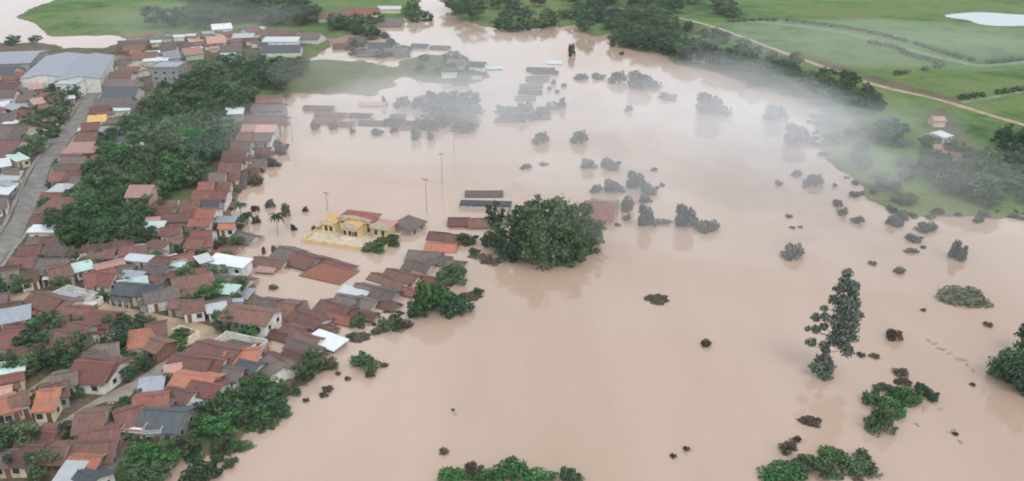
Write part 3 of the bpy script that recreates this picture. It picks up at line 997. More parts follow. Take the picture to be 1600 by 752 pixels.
# ------------------------------------------------------------------ trees and bushes
def leaf_cloud(seed, n_clump, n_leaf, size, shape, flat=1.0):
    """many leaf clusters in clumps spread through a unit-radius volume; returns verts, faces, tone"""
    r = np.random.default_rng(seed)
    V = []; T = []
    for c in range(n_clump):
        while True:
            p = r.uniform(-1, 1, 3)
            if shape == 'dome': p[2] = abs(p[2])
            if shape == 'disc':
                p[2] = abs(p[2]) * .25
                if math.hypot(p[0], p[1]) < .85: break
                continue
            q = np.linalg.norm(p)
            if shape == 'column':
                if math.hypot(p[0], p[1]) < 0.75 * (1.0 - 0.55 * (p[2] + 1) / 2): break
            elif .35 < q < 1.0: break
        cr = r.uniform(.26, .46) if shape == 'dome' else r.uniform(.22, .42)
        tone_c = r.uniform(.15, .75)
        for k in range(n_leaf):
            d = r.normal(size=3); d /= np.linalg.norm(d)
            d[2] = d[2] * .8 + .12
            c0 = p + d * cr * r.uniform(.55, 1.0) * np.array([1, 1, flat])
            nrm = d + r.normal(size=3) * .55; nrm /= np.linalg.norm(nrm)
            a = np.cross(nrm, r.normal(size=3)); a /= np.linalg.norm(a); b = np.cross(nrm, a)
            s = size * r.uniform(.6, 1.4); e = s * r.uniform(.5, 1.0)
            V += [c0 - a * s, c0 - b * e, c0 + a * s, c0 + b * e]
            T.append(np.clip(tone_c + r.normal() * .2, 0, 1))
    return np.array(V), np.array(T)
def leaf_mesh(name, V, T, mat):
    me = bpy.data.meshes.new(name); n = len(T)
    me.vertices.add(4 * n); me.vertices.foreach_set('co', V.ravel().astype(np.float32))
    me.loops.add(4 * n); me.loops.foreach_set('vertex_index', np.arange(4 * n, dtype=np.int32))
    me.polygons.add(n); me.polygons.foreach_set('loop_start', (np.arange(n) * 4).astype(np.int32))
    at = me.attributes.new('tone', 'FLOAT', 'FACE'); at.data.foreach_set('value', T.astype(np.float32))
    me.materials.append(mat); me.update(calc_edges=True)
    return me
def trunk_mesh(seed, h, r, limbs=5, lean=0.08, mat=BARK, top=.75):
    rnd = random.Random(seed); b = MB()
    p = Vector((0, 0, -1.5)); rad = r; pts = []
    for k in range(4):
        q = Vector((rnd.uniform(-lean, lean) * h * .3 + p.x, rnd.uniform(-lean, lean) * h * .3 + p.y, h * top * (k + 1) / 4))
        b.tube(p, q, rad, rad * .8); pts.append((q, rad * .8)); p = q; rad *= .8
    for k in range(limbs):
        q, rr = pts[rnd.choice((1, 2, 2, 3))]
        t = 2 * math.pi * (k + rnd.random() * .6) / limbs; ln = h * rnd.uniform(.2, .34)
        m = q + Vector((math.cos(t) * ln * .6, math.sin(t) * ln * .6, ln * .55)); e = m + Vector((math.cos(t + .3) * ln * .5, math.sin(t + .3) * ln * .5, ln * .3))
        b.tube(q, m, rr * .55, rr * .35, 5); b.tube(m, e, rr * .35, rr * .15, 5)
    return mesh('trunk', b.v, b.f, mat)
# crown prototypes of unit radius; trees scale them
PROTO = {}
def proto(kind, leaf, seed, n_clump, n_leaf, size, shape, flat=1.0):
    V, T = leaf_cloud(seed, n_clump, n_leaf, size, shape, flat)
    PROTO.setdefault((kind, leaf), []).append(leaf_mesh('crown', V, T, LEAF[leaf]))
for lf in ('dark', 'mid', 'lime'):
    for s in range(4): proto('round', lf, 11 + s * 5 + len(lf), 30, 48, .085, 'ball')
for lf in ('dark', 'mid'):
    for s in range(3): proto('big', lf, 300 + s * 5 + len(lf), 34, 110, .048, 'ball')
for s in range(3): proto('round', 'grey', 80 + s, 26, 44, .09, 'ball')
for lf in ('dark', 'mid', 'lime', 'grey', 'brown', 'olive'):
    for s in range(3): proto('bush', lf, 150 + s * 3 + len(lf), (18, 24, 32)[s], (80, 62, 50)[s], .085, 'dome', .7)
for lf in ('brown', 'olive'):
    for s in range(2): proto('mat', lf, 250 + s, 46, 70, .075, 'disc', .35)
TRUNKS = [trunk_mesh(s, 1.0, .035, 5) for s in range(5)]
def tree(px, py, w, h, leaf, label, group=None, cat='tree', seed=0, base=None, low=.5, world=None):
    """w, h in metres; px, py the foot of the tree"""
    rnd = random.Random(seed)
    if world: x, y = world
    else: x, y = G(px, py, 0)
    b = bilin(x, y) if base is None else base
    b = max(b, -1.4)
    root = empty('tree', (x, y, b), rnd.uniform(0, 6.28))
    t = link('trunk', rnd.choice(TRUNKS), root); t.scale = (h * 1.0, h * 1.0, h)
    c = link('crown', rnd.choice(PROTO[('big' if w > 12.5 and leaf in ('dark', 'mid') else 'round', leaf)]), root)
    rz = h * (1 - low * .5) / 2 * rnd.uniform(.92, 1.05)
    c.location = (0, 0, h - rz * .98); c.scale = (w / 2, w / 2 * rnd.uniform(.85, 1.15), rz); c.rotation_euler.z = rnd.uniform(0, 6.28)
    tag(root, label, cat, group)
    return root
def bush(px, py, wpx, hpx, leaf, label, group=None, cat='bush', seed=0, depth=None, name='bush'):
    """wpx, hpx: its size in photo pixels; py its waterline"""
    rnd = random.Random(seed)
    x, y = G(px, py, 0); s = scale_at(py)
    w = wpx / s; h = max(.35, hpx / (s * .92) * .85)
    if depth is None: depth = w * rnd.uniform(.7, 1.1)
    b = max(bilin(x, y), -.1)
    form = 'mat' if leaf == 'olive' or (leaf == 'brown' and w > 2.6 * h and w > 3) else 'bush'
    root = link(name, rnd.choice(PROTO[(form, leaf)]), None, (x, y + depth * .15, b - .1), rnd.uniform(-.3, .3))
    root.scale = (w / 2 * .95, depth / 2, h)
    tag(root, label, cat, group)
    return root

# the clump of big trees in the middle of the flood
BT = [(846,410,14.3,17.0,'mid','tallest broad tree at the heart of the flooded clump'), (806,404,10.9,12.0,'dark','dark tree at the left front of the flooded clump'),
      (893,409,10.9,12.0,'mid','green tree at the right front of the flooded clump'), (826,392,12.6,15.5,'dark','dark tree rising behind the tallest of the flooded clump'),
      (918,392,8.4,11.0,'mid','green tree at the right edge of the flooded clump'), (785,388,9.2,8.5,'mid','low green tree at the left edge of the flooded clump'),
      (868,380,12.6,15.0,'mid','tree at the back right of the flooded clump'), (812,372,8.4,11.0,'mid','tree at the back left of the flooded clump'),
      (870,345,7.6,9.0,'grey','pale grey treetop behind the flooded clump'), (836,346,6.7,9.0,'grey','small pale treetop behind the left of the flooded clump'),
      (775,350,6.7,8.0,'dark','lone dark tree beside the dark flat roof'), (928,378,5.9,8.0,'dark','small dark tree behind the right edge of the flooded clump'),
      (765,384,5.9,5.0,'dark','lowest dark tree beside the brown roof left of the flooded clump'), (874,408,7.6,7.0,'dark','short dark tree in front of the flooded clump'),
      (900,372,10.1,12.5,'mid','rounded green tree behind the right front of the flooded clump')]
for i, (px, py, w, h, lf, lab) in enumerate(BT): tree(px, py, w * .94, h * .95, lf, lab, 'trees of the flooded clump', seed=500 + i, base=-1.0, low=.05)

WOODS = []
def inside(poly, x, y):
    return sdf(np.array(poly), np.array([x]), np.array([y]))[0] > 0
def off_street(x, y, m=0.0):
    return all((x - a) ** 2 + (y - b) ** 2 > (r + m) ** 2 for a, b, r, _ in STREETS)
def clear_of_houses(x, y, m=1.0):
    if not off_street(x, y, max(m, .8)): return False
    for cx, cy, L, Wd, rz in HOUSES:
        dx, dy = x - cx, y - cy; c, s = math.cos(rz), math.sin(rz)
        if abs(dx * c + dy * s) < L / 2 + m and abs(-dx * s + dy * c) < Wd / 2 + m: return False
    return True
def wood(P, n, w0, w1, h0, h1, leaves, where, group, seed, gap=.62, margin=1.5):
    rnd = random.Random(seed)
    poly = [G(*p) for p in P]; X = [p[0] for p in poly]; Y = [p[1] for p in poly]
    spots = []; tries = 0
    while len(spots) < n and tries < n * 120:
        tries += 1
        x, y = rnd.uniform(min(X), max(X)), rnd.uniform(min(Y), max(Y)); w = rnd.uniform(w0, w1)
        if not inside(poly, x, y) or not clear_of_houses(x, y, margin): continue
        if any(math.hypot(x - a, y - b) < gap * (w + c) / 2 for a, b, c in spots): continue
        spots.append((x, y, w))
    if not spots: return
    ext = {}
    idx = range(len(spots))
    hs = [rnd.uniform(h0, h1) * (.75 + .25 * spots[i][2] / w1) for i in idx]
    for word, key in (('tallest', lambda i: -hs[i]), ('nearest', lambda i: spots[i][1]), ('farthest', lambda i: -spots[i][1]), ('leftmost', lambda i: spots[i][0] / spots[i][1]), ('rightmost', lambda i: -spots[i][0] / spots[i][1]), ('smallest', lambda i: spots[i][2])):
        for i in sorted(idx, key=key):
            if i not in ext: ext[i] = word; break
    desc = {'dark': 'dark green', 'mid': 'mid green', 'lime': 'light green', 'grey': 'pale grey green'}
    for i in idx:
        lf = rnd.choice(leaves); x, y, w = spots[i]
        lab = f'{ext[i]} tree {where}' if i in ext else f'{desc[lf]} leafy tree {where}'
        WOODS.append((w * hs[i] / (y * y), (0, 0, w, hs[i], lf, lab, group), dict(seed=seed * 1000 + i, low=.15, world=(x, y))))
wood([(240,168),(285,150),(300,122),(400,112),(480,112),(470,136),(440,142),(385,168),(360,184),(300,188),(235,178)], 36, 9, 14, 6, 10, ['dark','dark','mid'], 'in the belt just below the far hamlet', 'trees of the upper green belt', 1)
wood([(208,205),(240,188),(385,178),(352,215),(335,255),(300,300),(270,310),(200,282),(165,262),(160,250)], 60, 7, 12, 6, 10, ['dark','mid','mid','lime'], 'in the belt between main street and lagoon', 'trees of the middle green belt', 2)
wood([(150,285),(205,282),(280,290),(285,300),(250,325),(240,340),(235,380),(215,405),(160,412),(110,402),(104,375),(118,335),(130,310)], 46, 6, 11, 5, 9.5, ['mid','dark','dark','lime'], 'in the grove around the lone salmon house', 'trees of the lower green belt', 3)
wood([(300,660),(345,605),(405,592),(440,620),(430,655),(385,675),(350,690),(300,690)], 24, 4, 7, 3, 5.5, ['mid','lime','dark','mid'], 'in the waterside grove below the orange roofs', 'trees of the waterside grove', 4)
wood([(165,760),(185,715),(235,690),(295,668),(300,700),(270,730),(250,760)], 18, 3.5, 6.5, 2.8, 5, ['mid','lime','mid'], 'in the thicket along the lower left shore', 'trees of the lower shore thicket', 5)
wood([(5,600),(20,555),(70,545),(130,556),(120,585),(60,600)], 14, 5, 9, 4, 7, ['dark','mid'], 'in the back gardens above the lower street', 'trees of the lower back gardens', 6, margin=.5)
wood([(160,560),(180,528),(225,528),(228,552),(200,562)], 5, 5, 8, 4, 6, ['dark','mid'], 'beside the bright orange hipped roof', 'trees by the orange roof', 7, margin=.3)
wood([(-10,755),(-10,712),(40,712),(72,735),(80,760)], 9, 6, 9, 5, 7, ['mid','dark'], 'in the bottom left corner garden', 'trees of the corner garden', 8, margin=.3)
wood([(282,470),(290,448),(330,440),(375,452),(368,474),(330,482)], 10, 5, 7, 3.5, 5, ['lime','mid'], 'in the green yard behind the white walled house', 'trees of the green yard', 9, margin=.2)
wood([(340,532),(352,512),(385,505),(398,520),(390,534)], 4, 4, 6, 3, 4.5, ['mid','lime'], 'beside the white gable end by the cross street', 'trees by the white gable', 10, margin=.2)
wood([(700,12),(760,-20),(900,-30),(1080,-20),(1090,15),(1050,25),(960,12),(900,14),(820,30),(750,38),(715,25)], 44, 13, 22, 9, 14, ['dark','dark','mid'], 'in the dark wood along the top edge', 'trees of the far top wood', 11)
wood([(905,42),(925,15),(945,18),(945,52),(925,62)], 5, 11, 15, 10, 14, ['dark'], 'in the dark spit jutting into the water', 'trees of the spit', 12)
wood([(960,72),(1000,64),(1070,76),(1110,92),(1200,116),(1260,138),(1330,160),(1385,178),(1335,188),(1280,168),(1250,152),(1180,138),(1110,107),(1060,97),(1035,84),(990,78)], 74, 8, 14, 6.5, 10.5, ['dark','dark','mid'], 'in the wood between dirt road and water', 'trees of the right bank wood', 13)
wood([(960,20),(1040,30),(1060,44),(1040,60),(985,62),(950,45)], 20, 10, 15, 6, 9, ['dark','mid'], 'in the copse above the end of the dirt road', 'trees of the copse by the road end', 28)
wood([(1060,44),(1120,62),(1200,92),(1260,112),(1310,130),(1385,154),(1385,164),(1300,142),(1200,106),(1080,66)], 22, 5, 9, 4.5, 7.5, ['dark','mid','mid'], 'close along the lower side of the dirt road', 'trees along the dirt road', 30, margin=-.5)
wood([(1290,185),(1380,190),(1430,250),(1440,320),(1400,325),(1350,290),(1300,240)], 16, 5, 10, 2.5, 5, ['mid','grey','dark'], 'scattered low on the misty right bank meadow', 'low trees of the misty meadow', 29, gap=1.2)
wood([(1440,270),(1450,235),(1480,250),(1530,250),(1570,260),(1610,250),(1640,330),(1520,332),(1460,310)], 26, 7, 12, 5, 8.5, ['dark','mid','mid'], 'in the dark wood below the far farmyard', 'trees of the right shore wood', 14, margin=.5)
wood([(1555,232),(1565,222),(1620,220),(1620,240),(1570,244)], 5, 8, 11, 6, 8, ['dark'], 'in the short tree row on the bright meadow', 'trees of the meadow row', 15)
wood([(1368,232),(1380,212),(1405,216),(1400,238)], 4, 9, 13, 5, 7, ['dark'], 'in the misty copse on the right bank', 'trees of the misty copse', 16)
wood([(230,48),(300,30),(400,20),(480,20),(480,45),(400,42),(300,50)], 22, 14, 20, 9, 13, ['dark','mid'], 'in the tree line behind the far hamlet', 'trees behind the hamlet', 17)
wood([(285,28),(300,-15),(400,-15),(480,-20),(470,10),(400,20)], 16, 16, 24, 10, 14, ['dark'], 'in the dark wood at the top left', 'trees of the top left wood', 18)
wood([(500,46),(545,34),(585,36),(620,46),(600,60),(555,55)], 8, 10, 15, 7, 10, ['dark','mid'], 'between the red roofs and the flooded hamlet', 'trees in the flooded hamlet', 19)
wood([(640,20),(655,0),(668,10),(664,40),(645,45)], 4, 9, 13, 7, 10, ['mid','dark'], 'on the left bank of the pale channel', 'trees by the channel', 20)
wood([(0,70),(20,62),(55,60),(60,72),(30,78)], 3, 6, 8, 4, 6, ['dark'], 'on the river edge behind the blue grey shed', 'trees on the river edge', 21)
wood([(40,215),(75,185),(100,170),(112,178),(60,255),(28,262),(30,240)], 12, 6, 9, 5, 7, ['mid','dark'], 'along the left side of the main street', 'street side trees', 22, margin=.5)
wood([(80,150),(125,148),(128,160),(90,172)], 6, 7, 10, 5, 7, ['dark','mid'], 'in front of the white box building', 'trees by the white box building', 23, margin=.5)
wood([(740,48),(800,50),(900,44),(900,30),(820,34),(750,42)], 10, 10, 14, 6, 9, ['dark','mid'], 'on the far bank above the orange water', 'trees on the far bank', 24)
wood([(1110,12),(1140,8),(1150,30),(1130,40)], 4, 12, 16, 7, 9, ['mid'], 'at the start of the far grassy track', 'trees by the far track', 25)
wood([(5,475),(10,458),(42,455),(45,474)], 4, 4, 6, 3, 5, ['lime','mid'], 'in the yard at the left end of the cross street', 'trees by the cross street end', 26, margin=.2)
wood([(470,590),(490,565),(520,565),(525,578),(490,592)], 3, 4, 5.5, 3.5, 5, ['mid'], 'in shallow water below the white sheet roofs', 'shore trees in shallows', 27, margin=.2)

# the tall thin tree standing alone in the flood
def tall_tree():
    x, y = G(1284, 586, 0)
    root = empty('tree', (x, y, -1.0))
    tag(root, 'tall slender ragged tree standing alone in the right floodwater', 'tree')
    rnd = np.random.default_rng(5); b = MB(); V = []; T = []
    pts = [Vector((0,0,-1)), Vector((.3,.1,6)), Vector((.9,0,12)), Vector((1.6,.2,18)), Vector((2.0,0,24.5))]
    for i in range(4): b.tube(pts[i], pts[i+1], .34 - i*.07, .27 - i*.07)
    def puff(c, r, n, sz):
        for k in range(n):
            d = rnd.normal(size=3); d /= np.linalg.norm(d)
            c0 = np.array(c) + d * r * rnd.uniform(.3, 1.0) * np.array([1, 1, .85])
            nr = d + rnd.normal(size=3) * .6; nr /= np.linalg.norm(nr); a = np.cross(nr, rnd.normal(size=3)); a /= np.linalg.norm(a); e = np.cross(nr, a)
            s = sz * rnd.uniform(.6, 1.3)
            V.extend([c0 - a*s, c0 - e*s*.7, c0 + a*s, c0 + e*s*.7]); T.append(rnd.uniform(0, .8))
    for (dx, z, r, n) in [(2.0,24.2,1.0,60),(1.4,22.8,1.1,70),(2.6,22.4,1.1,70),(.7,20.8,1.0,60),(3.0,20.2,1.3,80),(2.0,18.6,1.7,150),(3.6,17.6,1.5,110),(.6,18.0,1.2,70),
                          (2.2,16.0,2.0,190),(4.2,15.2,1.3,90),(1.0,14.2,1.6,120),(3.2,13.2,1.8,150),(2.2,11.6,1.9,170),(3.8,10.6,1.4,100),(1.2,9.8,1.5,110),(2.6,8.8,1.6,130),(3.6,7.2,1.2,90),
                          (-1.8,17.2,.7,30),(-2.6,14.4,.9,45),(-1.2,14.8,.8,40),(-3.6,11.6,.6,25),(-2.0,11.2,.9,45),(-.8,12.2,.8,40),(-2.4,8.0,1.0,50),(-1.0,8.8,.8,40),(.2,6.6,.8,35),
                          (.4,3.6,1.6,150),(-.8,2.8,1.3,90),(1.3,2.4,1.4,110),(.3,1.4,1.3,90),(-2.0,3.4,.8,40)]:
        puff((dx * 1.15, rnd.uniform(-1.4, 1.4), z), r * 1.25, int(n * 2.6), .36)
        t = max(0, min(3.99, (z - 1.5 + 1) / 6.4)); k = int(t); q = pts[k].lerp(pts[k+1], t - k)
        b.tube(q, (dx, 0, z - .2), .09, .04, 5)
    b.build('trunk', BARK, root)
    link('crown', leaf_mesh('crown', np.array(V), np.array(T), LEAF['sage']), root)
tall_tree()

# palms in the shallows left of the villa
def palm(px, py, h, r, label, seed):
    rnd = random.Random(seed); x, y = G(px, py, 0)
    root = empty('palm_tree', (x, y, -1.0)); tag(root, label, 'palm', 'palms left of the villa')
    t = MB(); t.tube((0,0,-.5), (.1,0,h*.5), .2, .15); t.tube((.1,0,h*.5), (.25,.1,h), .15, .11); t.build('trunk', PALEBARK, root)
    b = MB()
    for k in range(15):
        a = 2*math.pi*k/15 + rnd.uniform(-.2,.2); up = rnd.uniform(.1, .8); ln = r*rnd.uniform(.8,1.1); c, s = math.cos(a), math.sin(a); prev = None
        for j in range(6):
            u = j/5; rr = ln*u; z = h + ln*(up*u - 1.0*u*u); w = .38*math.sin(math.pi*min(1, .15 + u*.85))+.03
            p = ((.25 + c*rr - s*w, .1 + s*rr + c*w, z - .15), (.25 + c*rr, .1 + s*rr, z), (.25 + c*rr + s*w, .1 + s*rr - c*w, z - .15))
            if prev: b.add(list(prev)+list(p), [(0,1,4,3),(1,2,5,4)])
            prev = p
    b.build('fronds', LEAF['dark'], root)
palm(434, 366, 7.0, 2.9, 'tall dark palm standing in water left of the villa', 1)
palm(376, 338, 5.0, 2.4, 'short palm in water beside the flooded west shore', 2)
palm(386, 350, 4.2, 2.2, 'small palm between the shore and the tall palm', 3)

# utility poles standing in the lagoon
def pole(px, py, h, label):
    x, y = G(px, py, 0)
    root = empty('utility_pole', (x, y, -1.0), random.Random(px).uniform(-.5,.5)); tag(root, label, 'utility pole', 'poles in the lagoon')
    b = MB(); b.tube((0,0,-.5),(0,0,h+1),.16,.10,8); b.build('post', CONCRETE, root)
    c = MB(); c.box(-1.1,1.1,-.20,-.13,h+.35,h+.5); c.build('crossarm', WOOD, root)
    i = MB()
    for k in (-1,-.35,.35,1): i.tube((k,-.165,h+.5),(k,-.165,h+.7),.05,.05,6)
    i.build('insulators', IRON, root)
pole(667, 334, 11.5, 'tallest utility pole in the lagoon above the small tilted shed')
pole(691, 288, 11, 'second utility pole up the line, right of the tallest one')
pole(710, 246, 9, 'farthest utility pole standing in the open lagoon')
pole(457, 222, 10, 'utility pole beside the lagoon west shore roofs')
pole(512, 328, 6, 'short utility pole just above the yellow villa')
pole(1192, 60, 9, 'utility pole by the far dirt road') if False else None

